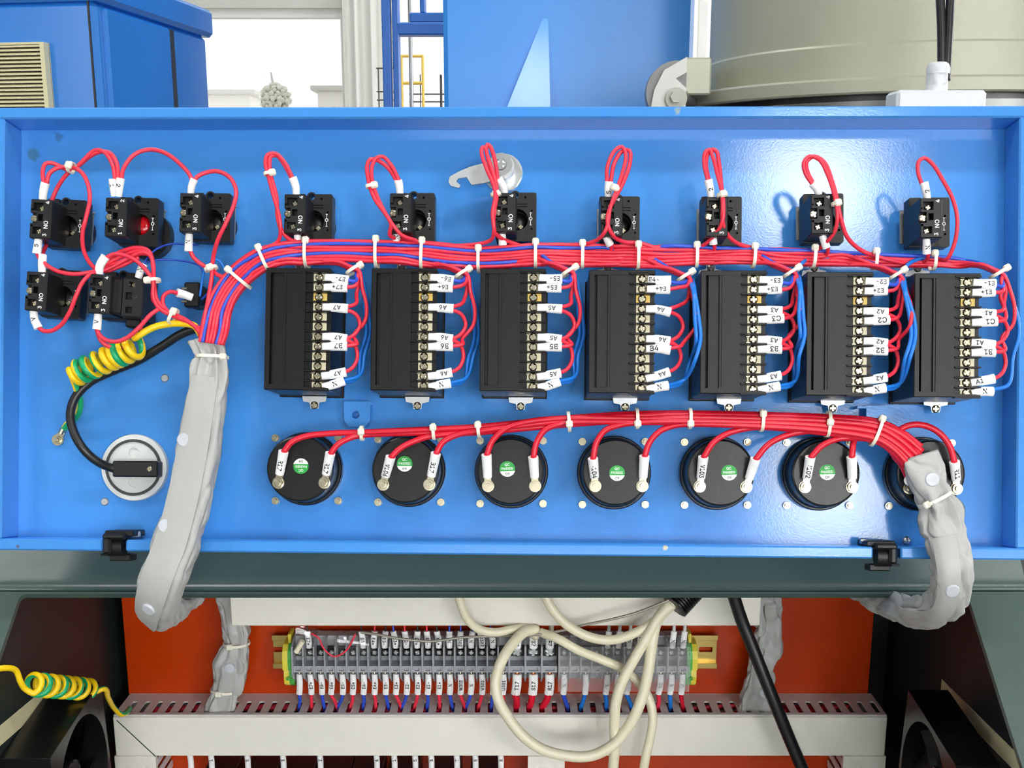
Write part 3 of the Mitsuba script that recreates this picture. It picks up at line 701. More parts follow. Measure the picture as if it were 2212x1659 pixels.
# ------------------------------------------------------------------ round meters
MR = lathe([(0, 0), (0.0282, 0), (0.0285, 0.001), (0.0285, 0.0075), (0.0278, 0.0085), (0.0268, 0.0085), (0.0258, 0.0105), (0.0256, 0.027), (0.0250, 0.0286), (0.0238, 0.0292), (0.0, 0.0292)], 72)
METER = mikit.ply(MR, 'm_black_gloss', 25)
STICK_G = mikit.ply(ext(Point(0, 0).buffer(0.0059, 24).intersection(sbox(-1, -0.0016, 1, 1)), 0, 0.0001), 'm_sticker_green')
STICK_W = mikit.ply(ext(Point(0, 0).buffer(0.0059, 24).difference(sbox(-1, -0.0016, 1, 1)), 0, 0.0001), 'm_sticker_white')
STUDN = mikit.ply(make_nut(0.0033, 0.0026, 0.6), 'm_screw', 25)
TSTUD = mikit.ply(mt((cyl(0.0043, 0.0014, 0.0042, n=6) ^ cyl(0.0043, 0, 0.0042, n=30, r2=0.0038)) - cyl(0.0027, 0.0030, 1, n=24) + cyl(0.0021, 0, 0.0058, n=20) + cyl(0.0043, 0, 0.0004, n=24)), 'm_screw', 25)
MET = [(662, 1013), (884, 1016), (1105, 1019), (1326, 1021), (1547, 1022), (1768, 1023), (1989, 1024)]
STK = [(650, 1007, math.pi), (874, 1002, 0), (1096, 1013, 0.05), (1333, 1022, 0), (1575, 1021, 0.05), (1787, 1020, 0.03), (2010, 1020, 0)]
TST = [((600, 1043), (700, 1043)), ((827, 1047), (927, 1047)), ((1054, 1050), (1156, 1050)), ((1286, 1050), (1388, 1050)), ((1512, 1051), (1613, 1052)), ((1740, 1052), (1842, 1052)), ((1966, 1055), (2068, 1056))]
TSP = []
for i, (x, y) in enumerate(MET):
    lab = ['leftmost of the seven, its green sticker upside down', 'second from the left, under the sleeve marked B17', 'third from the left in the lower row', 'fourth, in the middle of the lower row', 'fifth, with a sleeve marked W103', 'sixth from the left, with a sleeve marked V102', 'rightmost of the seven, half hidden by a grey wire wrap'][i]
    k = thing('meter', 'round black meter back, ' + lab, 'meter', 'seven round meters on the lid')
    p = at(x, y, 0.004)
    part(k, 'housing', METER, None, onlid((p[0], p[1], 0)))
    sx, sy, sa = STK[i]
    sp = at(sx, sy, 0.0293)
    st = part(k, 'sticker', STICK_G, None, onlid(sp, sa), label='green and white inspection sticker')
    part(st, 'white_half', STICK_W, None, onlid(sp, sa))
    for s, h, dy, mat in (('QC', 0.0019, 0.0032, 'm_sticker_white'), ('PASSED', 0.0017, 0.0003, 'm_sticker_white'), ('09', 0.0019, -0.0038, 'm_ink')):
        letter(st, s, h, onlid(sp + [0, 0, 0.00011], sa) @ tr(0, dy, 0), mat)
    for bx_, by_ in ((-1, 1), (1, 1), (-1, -1), (1, -1)):
        b = at(x + (bx_ * 68), y + by_ * -69 + (2 if by_ > 0 else 0), 0.003)
        part(k, 'mounting_nut', STUDN, None, onlid((b[0], b[1], 0), RNG.random()))
    tp = []
    for (a, b) in TST[i]:
        q = at(a, b, 0.032)
        part(k, 'terminal_stud', TSTUD, None, onlid((q[0], q[1], 0.0292), RNG.random()))
        tp.append(q)
    TSP.append(tp)

# ------------------------------------------------------------------ round grey socket with a black cord clamp
k = thing('round_socket', 'round light grey socket base at the lower left with a dark ring', 'socket')
sc = at(290, 1010, 0.004) * [1, 1, 0]
part(k, 'rim', lathe([(0.0195, 0), (0.0262, 0), (0.0264, 0.003), (0.0258, 0.005), (0.0225, 0.0056), (0.0195, 0.0056)], 64), 'm_socket', onlid(sc), 25)
part(k, 'gasket', lathe([(0.0200, 0.005), (0.0222, 0.005), (0.0222, 0.0064), (0.0200, 0.0064)], 64), 'm_gasket', onlid(sc), 25)
face = m3.Manifold.cylinder(0.0052, 0.0198, 0.0198, 64) - cyl(0.0042, 0.0036, 1, 0.0002, 0.0115, 28) - cyl(0.0042, 0.0036, 1, 0.0002, -0.0115, 28)
part(k, 'face', mt(face), 'm_socket', onlid(sc), 25)
cl = at(292, 1013, 0.017)
g = part(k, 'cord_clamp', cbox(-0.0178, 0.0178, -0.0062, 0.0062, 0.0052, 0.0175, 0.001), 'm_black', onlid(cl * [1, 1, 0]))
part(g, 'screw', SCREW_S, None, onlid(cl * [1, 1, 0]) @ tr(0.0115, 0, 0.0172))

# ------------------------------------------------------------------ wires on the lid
LUP = np.array([0, 0, 1.0])
def wire(label, P, r, mat, group=None, name='wire', catg='wire', sides=9, step=0.0028):
    k = thing(name, label, catg, group)
    solo(k, tube(spline(P, step), r, sides), mat, LID, True)
    return k
def sleeve(k, P, s=None, flip=True, a=0.0036, b=0.0023, h=0.0031, at_=0.6, label=None):
    """A white marker sleeve on wire k along the lid points P, with its print on the front."""
    q = spline(P, 0.0015)
    n = len(q)
    u = np.linspace(0, 1, n)
    aa = a * (0.86 + 0.14 * u); bb = b * (1.0 + 0.12 * u)
    sk = part(k, 'marker_sleeve', oval(q, aa, bb, LUP, 16), 'm_sleeve', LID, 35, label or (f'white sleeve printed {s}' if s else 'white marker sleeve'))
    if s:
        i = int(at_ * (n - 1))
        t = tangents(q)[i]
        side = np.cross(t, LUP); side /= np.linalg.norm(side); nn = np.cross(side, t)
        m = text(s, h)
        w = m.bounds[1, 0]
        f = min(1.0, 0.0060 / max(w, 1e-6))
        v = np.array(m.vertices) * [f, 1, 1]
        if flip: v[:, :2] *= -1
        vv = np.clip(v[:, 1] / aa[i], -0.98, 0.98)
        z = bb[i] * np.sqrt(1 - vv ** 2) + 0.00008 + v[:, 2]
        m.vertices = q[i] + v[:, :1] * t + v[:, 1:2] * -side + z[:, None] * nn
        part(sk, 'lettering', m, 'm_ink', LID)
    return sk
# main bundle: its centre line, half width, and the lanes of its wires
TK = np.array([(459, 742, 31), (463, 712, 30), (472, 668, 28), (488, 632, 27), (514, 598, 27), (562, 562, 26), (612, 547, 25), (663, 545, 27), (740, 544, 27), (814, 546, 28), (912, 549, 28), (1034, 556, 24), (1100, 553, 24), (1157, 549, 25), (1258, 550, 25), (1378, 553, 24),
               (1504, 551, 21), (1628, 553, 19), (1757, 555, 18), (1890, 561, 15), (1960, 563, 14), (2015, 564, 13), (2080, 570, 12), (2120, 577, 11)], float)
TS = np.r_[0, np.cumsum(np.linalg.norm(np.diff(TK[:, :2], axis=0), axis=1))]
def trunk_at(s):
    c = np.array([np.interp(s, TS, TK[:, j]) for j in range(3)])
    d = np.array([np.interp(s + 12, TS, TK[:, j]) - np.interp(s - 12, TS, TK[:, j]) for j in range(2)])
    d /= np.linalg.norm(d)
    return c[:2], np.array([-d[1], d[0]]), c[2]          # the normal points to the lower right side of the run
def s_of_x(x):
    i = 4
    return float(np.interp(x, TK[i:, 0], TS[i:]))
STN = [TS[0], TS[1], TS[2], TS[3], TS[4], TS[5]] + [s_of_x(x) for x in (612, 663, 740, 814, 863, 912, 975, 1034, 1100, 1157, 1210, 1258, 1320, 1378, 1440, 1504, 1570, 1628, 1690, 1757, 1820, 1890, 1950, 2015, 2075, 2120)]
TW = []
def trunk_wire(label, q, s0, s1, mat, tail_, r=0.00145, head=None, front=None, group=None, at_end=None):
    """A wire in the bundle from s0 to s1; q from 0 (upper edge) to 1 (lower edge); tail_ are the lid points it goes on to."""
    TW.append(dict(label=label, q=q, s0=s0, s1=s1, mat=mat, tail=tail_, head=head, r=r, front=RNG.random() if front is None else front, group=group, post=at_end))
TIES = [(775, 580), (1009, 588), (1238, 584), (1489, 594), (1718, 585), (1945, 590), (2166, 586)]
NB = [25, 25, 23, 24, 20, 32, 34]
def px_of(p):
    w = lidw(p)[0] - C
    z = w @ FWD
    return np.array([CX + F * (w @ RIGHT) / z, CY - F * (w @ UP) / z])
for i in range(7):
    n = 7 - i
    tx, ty = TIES[i]
    sc_ = [px_of(term_pos(i, r)) for r in range(12)]
    sx = lambda r, dx, dy, h, sc_=sc_: (sc_[r][0] + dx, sc_[r][1] + dy, h)
    def T_(dx, dy, h, i=i, tx=tx, ty=ty):
        '''A point beside the tie; it clears the side wall of the next controller.'''
        if i < 6 and dy > 20:
            xw_ = 1186 + (CT[i + 1][0] - 1186) / 1.07 * DIST / (DIST - h / 1000)
            if tx + dx + 6 > xw_: h = 66
        return (tx + dx, ty + dy, h)
    s1 = s_of_x(min(tx - 78, 2085))
    who = f'the controller marked E{n}'
    dn = (-5, -5, -6, -5, -5, -5, -8)[i]
    def lug(k, r, a=0.0):
        p = term_pos(i, r)
        part(k, 'fork_lug', FORK, None, onlid(p + [0, 0, -0.0002], a), label='metal fork lug')
    hs = 59
    enter = lambda off, h: [T_(-46, -18 + off, h - 2), T_(-18, -7 + off, h)]
    # E- blue
    def f1(k, i=i, n=n, sx=sx, lug=lug):
        up = (i == 3)
        sleeve(k, L(sx(0, 13, 0, hs), sx(0, 38, 2, hs + 1), sx(0, 62, 6 if i < 2 else 2, hs + 1)), f'E{n}-', flip=not up, at_=0.72 if not up else 0.3)
        lug(k, 0)
    trunk_wire(f'dark blue wire with white sleeve E{n}- on the top terminal of {who}', 0.80 - 0.02 * i, 0, s1, 'm_blue_wire',
               L(*enter(2, 46), T_(-5, 4, 47), T_(-5, 13, 50), sx(0, 78, 8, 56), sx(0, 58, 5, hs)), at_end=f1, front=0.95 if i % 2 else 0.5)
    def f2(k, i=i, n=n, sx=sx, lug=lug):
        sleeve(k, L(sx(1, 11, 0, hs), sx(1, 36, 0, hs + 1), sx(1, 60, 0 if i < 4 else -2, hs + 1)), f'E{n}+', at_=0.66)
        lug(k, 1)
    trunk_wire(f'red wire with white sleeve E{n}+ on the second terminal of {who}', 0.84 - 0.02 * i, 0, s1, 'm_red',
               L(*enter(5, 49), T_(-1, 5, 50), T_(-3, 22, 53), sx(1, 78, -4, 57), sx(1, 56, 0, hs)), at_end=f2)
    def f3(k, i=i, n=n, sx=sx, lug=lug):
        sleeve(k, L(sx(3, 9, 0, hs), sx(3, 36, 1, hs + 1), sx(3, 62, 3 if i != 3 else 7, hs + 1)), f'A{n}', at_=0.68)
        lug(k, 3)
    trunk_wire(f'red wire into the upper white sleeve A{n} on {who}', 0.88 - 0.02 * i, 0, s1, 'm_red',
               L(*enter(8, 46), T_(-2, 6, 46), T_(0, 35, 46), T_(-5, 55, 48), sx(3, 80, -8, 54), sx(3, 56, 0, hs)), at_end=f3)
    def f4(k, i=i, n=n, sx=sx, lug=lug):
        up = (i == 3)
        sleeve(k, L(sx(7, 10, 0, hs), sx(7, 36, -1, hs + 1), sx(7, 62, -1 if not up else 3, hs + 1)), f'B{n}', flip=not up, at_=0.7 if not up else 0.38, h=0.0037)
        lug(k, 7)
    w = NB[i] - 8
    trunk_wire(f'red wire with white sleeve B{n} on the eighth terminal of {who}', 0.92 - 0.02 * i, 0, s1, 'm_red',
               L(*enter(3, 51), T_(1, 6, 52), T_(w - 10, 40, 50), T_(w, 82, 49), T_(w - 4, 115, 49), T_(w - 28, 145, 52), sx(7, 84, -6, 56), sx(7, 56, -1, hs)), at_end=f4, front=0.05)
    if i >= 4:
        def f5(k, i=i, n=n, sx=sx, lug=lug):
            sleeve(k, L(sx(4, 11, 0, hs), sx(4, 36, -1, hs + 1), sx(4, 66, -3, hs + 1)), f'C{n}', at_=0.7, h=0.0037)
            lug(k, 4)
        trunk_wire(f'red wire with white sleeve C{n} on the fifth terminal of {who}', 0.90 - 0.02 * i, 0, s1, 'm_red',
                   L(*enter(4, 50), T_(0, 6, 50), T_(7, 38, 49), T_(3, 70, 50), sx(4, 84, -8, 56), sx(4, 60, -2, hs)), at_end=f5)
    # N blue pair
    wn = NB[i]
    def f6(k, i=i, n=n, sx=sx, lug=lug):
        sleeve(k, L(sx(11, 12, 2, hs), sx(11, 34, -3, hs + 1), sx(11, 58, -12 if i in (0, 2) else -7 if i < 6 else -3, hs)), 'N', flip=(i < 3), at_=0.6, h=0.0035)
        lug(k, 11)
    ne = lambda dx, dy, h: (lambda a: (a[0] + dx, a[1] + dy, h))(sx(11, 56, -11 if i in (0, 2) else -6, hs))
    trunk_wire(f'bright blue wire into the bottom white N sleeve on {who}', 0.86 - 0.02 * i, 0, s1, 'm_sky_wire',
               L(*enter(9, 42), T_(2, 6, 42), T_(13, 45, 38), T_(wn - 3, 95, 36), T_(wn, 140, 36), T_(wn - 12, 185, 40), ne(36, -13, 48), ne(-4, 0, hs - 1)), at_end=f6, front=0.9 if i != 2 else 0.1)
    if i < 6:
        P = L((tx + 95, ty - 34, 30), (tx + 40, ty - 30, 34), (tx + 16, ty - 18, 38), T_(3, 2, 40), T_(10, 45, 36), T_(wn - 12, 95, 34), T_(wn - 9, 140, 34), T_(wn - 22, 185, 38), ne(30, -6, 46), ne(-4, 4, hs - 2))
        wire(f'second bright blue wire of the N sleeve on {who}, running right', P, 0.00145, 'm_sky_wire')
    # short red jumpers
    def jump(ra, rb, ya, yb, bulge, lab, s, hs_=0):
        P = L(sx(ra, 54, ya, hs), sx(ra, 66, ya + 2, 57), sx(ra, 66 + bulge * .62, ya + 11, 54), ((sc_[ra][0] + sc_[rb][0]) / 2 + 65 + bulge, (sc_[ra][1] + sc_[rb][1]) / 2 + (ya + yb) / 2, 51), sx(rb, 66 + bulge * .62, yb - 13, 54), sx(rb, 66, yb - 3, 57), sx(rb, 54, yb, hs))
        k = wire(lab, P, 0.00145, 'm_red', 'red jumpers beside the controllers')
        sleeve(k, L(sx(rb, 10, 0, hs), sx(rb, 36, yb * .4 - 1, hs + 1), sx(rb, 61, yb, hs + 1)), s, flip=not (i == 6 and rb == 10) , at_=0.7 if i != 6 else 0.4)
        lug(k, rb)
    jump(3, 6, 6, 5, 24, f'short red jumper from the upper to the middle A{n} sleeve of {who}', f'A{n}')
    jump(6, 10, 7, -9 if i != 3 else -15, 20, f'short red jumper from the middle to the lower A{n} sleeve of {who}', f'A{n}')

# wires of the seven upper switches in front of the bundle
SWORD = {4: 'fourth', 5: 'fifth', 6: 'sixth', 7: 'seventh', 8: 'eighth', 9: 'ninth', 10: 'tenth'}
SWW = {4: ([(632, 384, 56), (616, 352, 55), (596, 332, 55), (578, 334, 56), (573, 352, 57), (578, 374, 58), (590, 420, 58), (602, 462, 58), (606, 494, 56), (600, 522, 50)], [(629, 383, 54), (612, 352, 53), (598, 336, 53), (585, 338, 55), (582, 352, 56), (584, 374, 57), (597, 425, 57), (600, 470, 56), (608, 497, 54), (626, 517, 50), (662, 524, 44)], [(640, 421, 52), (639, 404, 54), (632, 383, 56)], None, [(642, 503, 48), (644, 522, 46)], (581, 375)),
       5: ([(862, 390, 56), (846, 358, 55), (826, 338, 55), (812, 342, 56), (803, 364, 57), (806, 398, 58), (822, 440, 59), (846, 482, 60.5), (868, 508, 57), (900, 521, 49)], [(857, 390, 54), (838, 362, 53), (815, 346, 53), (800, 344, 55), (793, 358, 56), (798, 398, 57), (811, 432, 59), (830, 458, 60), (845, 484, 60), (842, 508, 54)], [(864, 420, 52), (863, 405, 54), (860, 389, 56)], None, [(857, 502, 48), (856, 520, 46)], (801, 402)),
       6: ([(1066, 390, 58), (1055, 348, 57), (1048, 320, 57), (1042, 318, 57), (1040, 330, 58), (1050, 362, 60), (1066, 400, 62), (1070, 422, 63), (1064, 460, 62), (1067, 500, 59.5), (1058, 520, 50)], [(1075, 390, 56), (1070, 350, 55), (1060, 318, 55), (1053, 312, 55), (1050, 322, 56), (1058, 352, 58), (1071, 395, 61), (1073, 422, 62), (1068, 455, 61), (1066, 485, 58), (1074, 508, 52), (1105, 524, 44)], [(1090, 418, 52), (1086, 402, 55), (1077, 386, 57)], None, [(1084, 500, 48), (1086, 530, 46)], (1071, 420)),
       7: ([(1311, 394, 56), (1312, 360, 56), (1328, 325, 56), (1343, 317, 56), (1352, 335, 57), (1344, 375, 59), (1333, 408, 60), (1318, 450, 62), (1314, 478, 60), (1306, 502, 59), (1282, 522, 48)], [(1319, 393, 54), (1328, 350, 54), (1346, 325, 54), (1360, 326, 55), (1361, 350, 56), (1348, 390, 58), (1334, 418, 60), (1318, 448, 61), (1312, 478, 60.5), (1322, 506, 57), (1346, 522, 46), (1385, 526, 42)], [(1315, 428, 52), (1314, 410, 55), (1316, 392, 57)], 'S', [(1308, 510, 50), (1318, 529, 46)], (1329, 408)),
       8: ([(1529, 390, 56), (1521, 355, 56), (1523, 330, 56), (1532, 323, 56), (1541, 342, 57), (1550, 378, 58), (1559, 412, 59), (1563, 440, 60), (1560, 480, 58), (1540, 512, 50)], [(1531, 390, 54), (1525, 352, 54), (1534, 324, 54), (1547, 326, 55), (1553, 352, 56), (1558, 400, 58), (1561, 440, 60), (1561, 478, 57), (1570, 505, 51), (1592, 525, 44)], [(1537, 428, 52), (1534, 408, 55), (1530, 388, 57)], '2', [(1540, 510, 48), (1541, 528, 46)], (1560, 421)),
       9: ([(1755, 398, 56), (1740, 375, 56), (1736, 352, 56), (1748, 338, 56), (1770, 345, 57), (1789, 380, 58), (1803, 425, 60), (1809, 465, 60), (1803, 500, 55), (1782, 526, 47)], [(1758, 398, 54), (1745, 374, 54), (1742, 350, 54), (1758, 338, 55), (1780, 350, 56), (1797, 390, 58), (1808, 430, 60), (1816, 470, 58), (1830, 512, 52), (1856, 538, 45), (1882, 550, 41)], [(1768, 423, 52), (1766, 410, 55), (1755, 396, 57)], None, [(1776, 508, 48), (1786, 536, 46)], (1807, 440)),
       10: ([(1991, 397, 56), (1983, 372, 56), (1984, 350, 56), (1996, 341, 56), (2014, 354, 57), (2036, 388, 58), (2058, 430, 58), (2068, 474, 57), (2062, 525, 52), (2045, 560, 46)], None, [(2003, 430, 52), (2000, 412, 55), (1996, 394, 56)], '2', [(2001, 514, 50), (2002, 548, 46)], None)}
for j, (A, B, S, txt, S2, tie_) in SWW.items():
    x = A[-1][0]
    def g(k, S=S, txt=txt):
        sleeve(k, L(*S), txt, False, a=0.0031, b=0.0026, at_=0.5)
    trunk_wire(f'red wire looping from the top of the {SWORD[j]} upper switch leftwards into the bundle', 0.04 + 0.03 * (j - 4), 0, s_of_x(x - 25), 'm_red', L(*A)[::-1], at_end=g, front=0.1 * (j % 4))
    if B:
        k = thing('wire', f'red wire looping from the top of the {SWORD[j]} upper switch rightwards into the main bundle', 'wire')
        e = B[-1]
        P = L(*B, (e[0] + 40, e[1] + 12, 38), (e[0] + 90, e[1] + 22, 32), (e[0] + 135, e[1] + 27, 28))
        solo(k, tube(spline(P), 0.00155), 'm_red', LID, True)
    # lower sleeve of each switch: the wire behind the bundle
    e = S2[-1]
    k = wire(f'red wire from the sleeve under the {SWORD[j]} upper switch, running behind the bundle', L((e[0], e[1] - 8, 46), (e[0] + 2, e[1] + 10, 40), (e[0] - 18, e[1] + 22, 30), (e[0] - 60, e[1] + 26, 27)), 0.00145, 'm_red')
    sleeve(k, L(*S2), 'N' if j in (5, 10) else None, True, a=0.0031, b=0.0025)

# two long blue wires that show on the bundle's face
trunk_wire('long blue wire lying near the upper edge of the main bundle', 0.70, 0, s_of_x(1330), 'm_blue_wire', L((1330, 556, 34), (1400, 560, 30)), front=-1)
trunk_wire('long blue wire lying along the middle of the main bundle', 0.80, 0, s_of_x(1140), 'm_blue_wire', L((1170, 556, 36), (1215, 566, 30)), front=-1)
trunk_wire('blue wire lying on the right half of the main bundle from the seventh switch', 0.1, s_of_x(1400), s_of_x(2080), 'm_blue_wire', L((2120, 576, 36), (2150, 590, 34)), front=-1, head=L((1390, 545, 32)))

LANE, LAY = 7.6, 0.0027
pos = {}
for si, s in enumerate(STN):
    act = sorted([w for w in TW if w['s0'] - 1 <= s <= w['s1'] + 1], key=lambda w: w['q'])
    if not act: continue
    c, nrm, half = trunk_at(s)
    lanes = max(1, int(2 * half / LANE) + 1)
    lay = max(1, -(-len(act) // lanes))
    for a in range(0, len(act), lay):
        col = sorted(act[a:a + lay], key=lambda w: w['front'])
        lane = a // lay
        for b, w in enumerate(col):
            o = (lane - (lanes - 1) / 2) * (2 * half - LANE) / max(lanes - 1, 1) + RNG.uniform(-1.3, 1.3) + (b % 2) * 1.5
            hh = 0.0285 + min(lay, 7) * LAY * 0.5 + (lay - 1 - b) * LAY * 0.75 + RNG.uniform(-0.0005, 0.0005)
            if s < TS[2]: hh += 0.006
            p = c + nrm * o
            pos[id(w), si] = at(p[0], p[1], hh)
for w in TW:
    P = [pos[id(w), si] for si in range(len(STN)) if (id(w), si) in pos]
    if len(w['tail']) and len(P):
        while len(P) > 1 and np.linalg.norm(P[-1][:2] - w['tail'][0][:2]) < 0.006: P.pop()
    P = ([*w['head']] if w['head'] is not None else []) + P + [*w['tail']]
    k = wire(w['label'], np.array(P), w['r'], w['mat'], w['group'])
    if w['post']: w['post'](k)

# cable ties
def tie(label, px, py, h, hx, hy, ang, thick, group=None, head=None, wide=0.0024):
    """A nylon tie round a bundle at (px, py): the bundle runs along angle ang (degrees in the picture plane), hx is its half width in px, thick its half depth in mm."""
    k = thing('cable_tie', label, 'cable tie', group)
    c = at(px, py, h / 1000)
    d = math.radians(-ang)
    M = LID @ tr(*c) @ rz(d)
    a, b = hx * MM / 1.0 * (DIST - h / 1000) / DIST + 0.0007, thick / 1000 + 0.0007
    n = 40
    t = np.arange(n) * 2 * np.pi / n
    ring = np.stack([np.zeros(n), a * np.sign(np.cos(t)) * np.abs(np.cos(t)) ** 0.8, b * np.sign(np.sin(t)) * np.abs(np.sin(t)) ** 0.8], 1)
    out = np.stack([np.zeros(n), np.cos(t), np.sin(t)], 1)
    prof = np.array([[-wide / 2, 0], [wide / 2, 0], [wide / 2, 0.0009], [-wide / 2, 0.0009]])
    v = (ring[:, None] + prof[None, :, :1] * [1, 0, 0] + prof[None, :, 1:] * out[:, None]).reshape(-1, 3)
    i, j = np.meshgrid(np.arange(n), np.arange(4), indexing='ij')
    q = lambda i, j: (i % n) * 4 + j % 4
    f = np.stack([q(i, j), q(i, j + 1), q(i + 1, j + 1), q(i + 1, j)], -1).reshape(-1, 4)
    part(k, 'strap', (v, f), 'm_tie', M, 30)
    hd = hy if head is None else head
    part(k, 'head', cbox(-0.0025, 0.0025, -0.0027, 0.0027, -0.0012, 0.0026, 0.0010), 'm_tie', M @ tr(0, hd * a, b * math.sqrt(max(0.05, 1 - min(hd * hd, 0.95))) - 0.0003))
    return k
for x, y, hx, an, nth in ((663, 546, 29, 0, 'first'), (814, 545, 31, 0, 'second'), (912, 548, 31, 2, 'third'), (1034, 560, 25, 0, 'fourth'), (1157, 548, 27, 0, 'fifth'), (1258, 550, 26, 0, 'sixth'), (1378, 553, 26, 0, 'seventh'), (1504, 551, 23, 0, 'eighth'), (1628, 553, 22, 3, 'ninth'), (1757, 555, 20, 3, 'tenth'), (1889, 561, 18, 3, 'eleventh'), (2015, 564, 16, 1, 'twelfth')):
    tie(f'{nth} white cable tie from the left on the straight run of the main bundle', x, y, 44.5 if x < 900 else 42.5 if x < 1450 else 39.5, hx, 0.8, an, 9 if x < 900 else 8 if x < 1450 else 6.5, head=0.78)
tie('white cable tie on the bend of the main bundle, just left of the first controller', 572, 560, 44.5, 29, 0.75, -24, 9.5, head=0.78)
tie('white cable tie low on the bend of the main bundle, below the bend tie', 516, 601, 44.5, 29, 0.75, -50, 9.5, head=0.78)
for i, (x, y) in enumerate(TIES):
    tie(f'white cable tie gathering the wires above the sleeves E{7 - i}', x - 9, y + 3, 46, 17, 0.8, 58, 6, head=0.85)
for j, lab in ((4, 'fourth'), (5, 'fifth'), (6, 'sixth'), (7, 'seventh'), (8, 'eighth'), (9, 'ninth')):
    x, y = SWW[j][5]
    tie(f'white cable tie round the pair of red wires looping above the {lab} upper switch', x, y, 58, 7, 0, 80 if j != 7 else -72, 2.4, head=0.9 if j in (4, 5) else 0.1)

# left group of switch wires
RD = 0.00158
k = wire('red wire from the first upper switch sleeve to the second switch, outer of two arcs', L((95, 398, 54), (92, 372, 53), (98, 354, 52), (112, 352, 50), (135, 362, 47), (155, 370, 45), (175, 352, 46), (205, 325, 48), (226, 329, 50), (243, 356, 52), (249, 390, 54)), RD, 'm_red')
sleeve(k, L((92, 431, 52), (94, 412, 54), (98, 395, 55)), None, a=0.0033, b=0.0026)
k = wire('red wire from behind the first upper switch to the second switch, inner of two arcs', L((109, 440, 40), (126, 402, 42), (147, 374, 44), (170, 358, 44), (194, 338, 46), (216, 328, 48), (238, 331, 50), (252, 352, 52), (255, 390, 54)), RD, 'm_red')
sleeve(k, L((247, 424, 52), (244, 405, 54), (243, 387, 55)), '1', a=0.0028, b=0.0026)
k = wire('red wire from the first upper switch sleeve down its right side to the lower switches', L((101, 397, 55), (106, 376, 55), (124, 363, 53), (150, 361, 52), (171, 368, 54), (188, 392, 58), (194, 430, 62), (186, 470, 63), (178, 505, 60), (182, 545, 54), (200, 575, 48), (222, 586, 44), (260, 575, 42), (300, 556, 42)), RD, 'm_red')
k = wire('red wire arching from the second to the third upper switch', L((261, 392, 54), (268, 362, 52), (292, 333, 50), (325, 323, 48), (360, 332, 48), (393, 358, 50), (411, 380, 53), (415, 394, 54)), RD, 'm_red')
sleeve(k, L((256, 424, 53), (258, 405, 55), (261, 385, 56)), '2', a=0.0031, b=0.0026)
k = wire('red wire looping from the third upper switch down its right side to the main bundle', L((417, 396, 54), (426, 382, 54), (445, 373, 52), (470, 370, 52), (496, 383, 54), (510, 412, 58), (506, 440, 61), (488, 482, 62), (470, 520, 58), (460, 560, 50), (457, 600, 46), (449, 650, 46), (440, 700, 44), (438, 735, 44)), RD, 'm_red')
sleeve(k, L((412, 419, 52), (414, 402, 54), (420, 387, 55)), None, a=0.0029, b=0.0025)
k = wire('red wire from the sleeve under the third upper switch to the low bend tie', L((409, 536, 48), (418, 556, 46), (440, 574, 44), (456, 580, 44), (470, 594, 44), (490, 598, 46), (512, 592, 44), (540, 575, 38)), RD, 'm_red')
sleeve(k, L((409, 500, 48), (408, 520, 48), (407, 543, 48)), 'N', a=0.0031, b=0.0026)
tie('white cable tie below the third upper switch, where blue and red wires meet', 456, 580, 46, 10, 0, 70, 4, head=0.1)
k = wire('red wire from the sleeve under the first upper switch sagging to the lamp switch', L((80, 545, 50), (84, 556, 50), (100, 572, 51), (125, 586, 52), (160, 592, 52), (195, 588, 50), (225, 580, 46), (265, 566, 42), (300, 548, 42), (318, 545, 44)), RD, 'm_red')
sleeve(k, L((83, 510, 50), (82, 528, 51), (79, 548, 51)), '5', a=0.0033, b=0.0026)
k = wire('short red wire end behind the white sleeve on the left lower switch', L((95, 590, 50), (94, 556, 48), (93, 546, 44), (100, 530, 34)), RD, 'm_red')
sleeve(k, L((91, 589, 50), (91, 570, 50), (92, 551, 49)), None, a=0.0033, b=0.0026)
k = wire('red wire curving from the sleeve under the left lower switch up to its right', L((82, 706, 50), (92, 714, 50), (110, 715, 52), (132, 702, 54), (150, 675, 58), (164, 640, 61), (177, 612, 60), (196, 592, 54), (230, 582, 46), (270, 562, 44), (305, 545, 44), (325, 552, 45), (332, 585, 47)), RD, 'm_red')
sleeve(k, L((72, 668, 50), (75, 690, 50), (83, 709, 50)), 'V', a=0.0033, b=0.0026)
k = wire('red wire arching right from the bent sleeve on the lamp switch to the wire tie', L((228, 558, 51), (246, 549, 52), (268, 551, 53), (292, 562, 53), (314, 582, 51), (330, 606, 49), (331, 640, 47), (342, 664, 46), (372, 682, 45), (405, 694, 45), (432, 716, 44), (436, 735, 44)), RD, 'm_red')
sleeve(k, L((214, 592, 50), (216, 574, 51), (228, 554, 52)), None, a=0.0035, b=0.0026)
for j, (dy, lab) in enumerate(((0, 'uppermost'), (7, 'second'), (14, 'third'))):
    wire(f'red wire of the looped coil above the lamp switch, {lab} of three', L((212, 586 - dy * .2, 43), (232, 562 + dy, 42), (262, 543 + dy * 1.6, 41), (296, 535 + dy, 42), (320, 541 + dy * .6, 43), (330, 565, 44 + j), (332, 605, 46 + j), (340 - 4 * j, 650, 44), (362, 672, 43), (400, 690 + 3 * j, 43), (428 + 4 * j, 712, 42), (434 + 3 * j, 735, 43)), RD, 'm_red')
k = wire('red wire hanging in a bow from the sleeve under the lamp switch to the right', L((209, 706, 50), (214, 722, 50), (228, 734, 51), (248, 738, 52), (272, 731, 52), (300, 708, 52), (325, 680, 52), (342, 668, 50)), RD, 'm_red')
sleeve(k, L((212, 672, 50), (211, 692, 50), (209, 712, 50)), 'V', a=0.0033, b=0.0026)
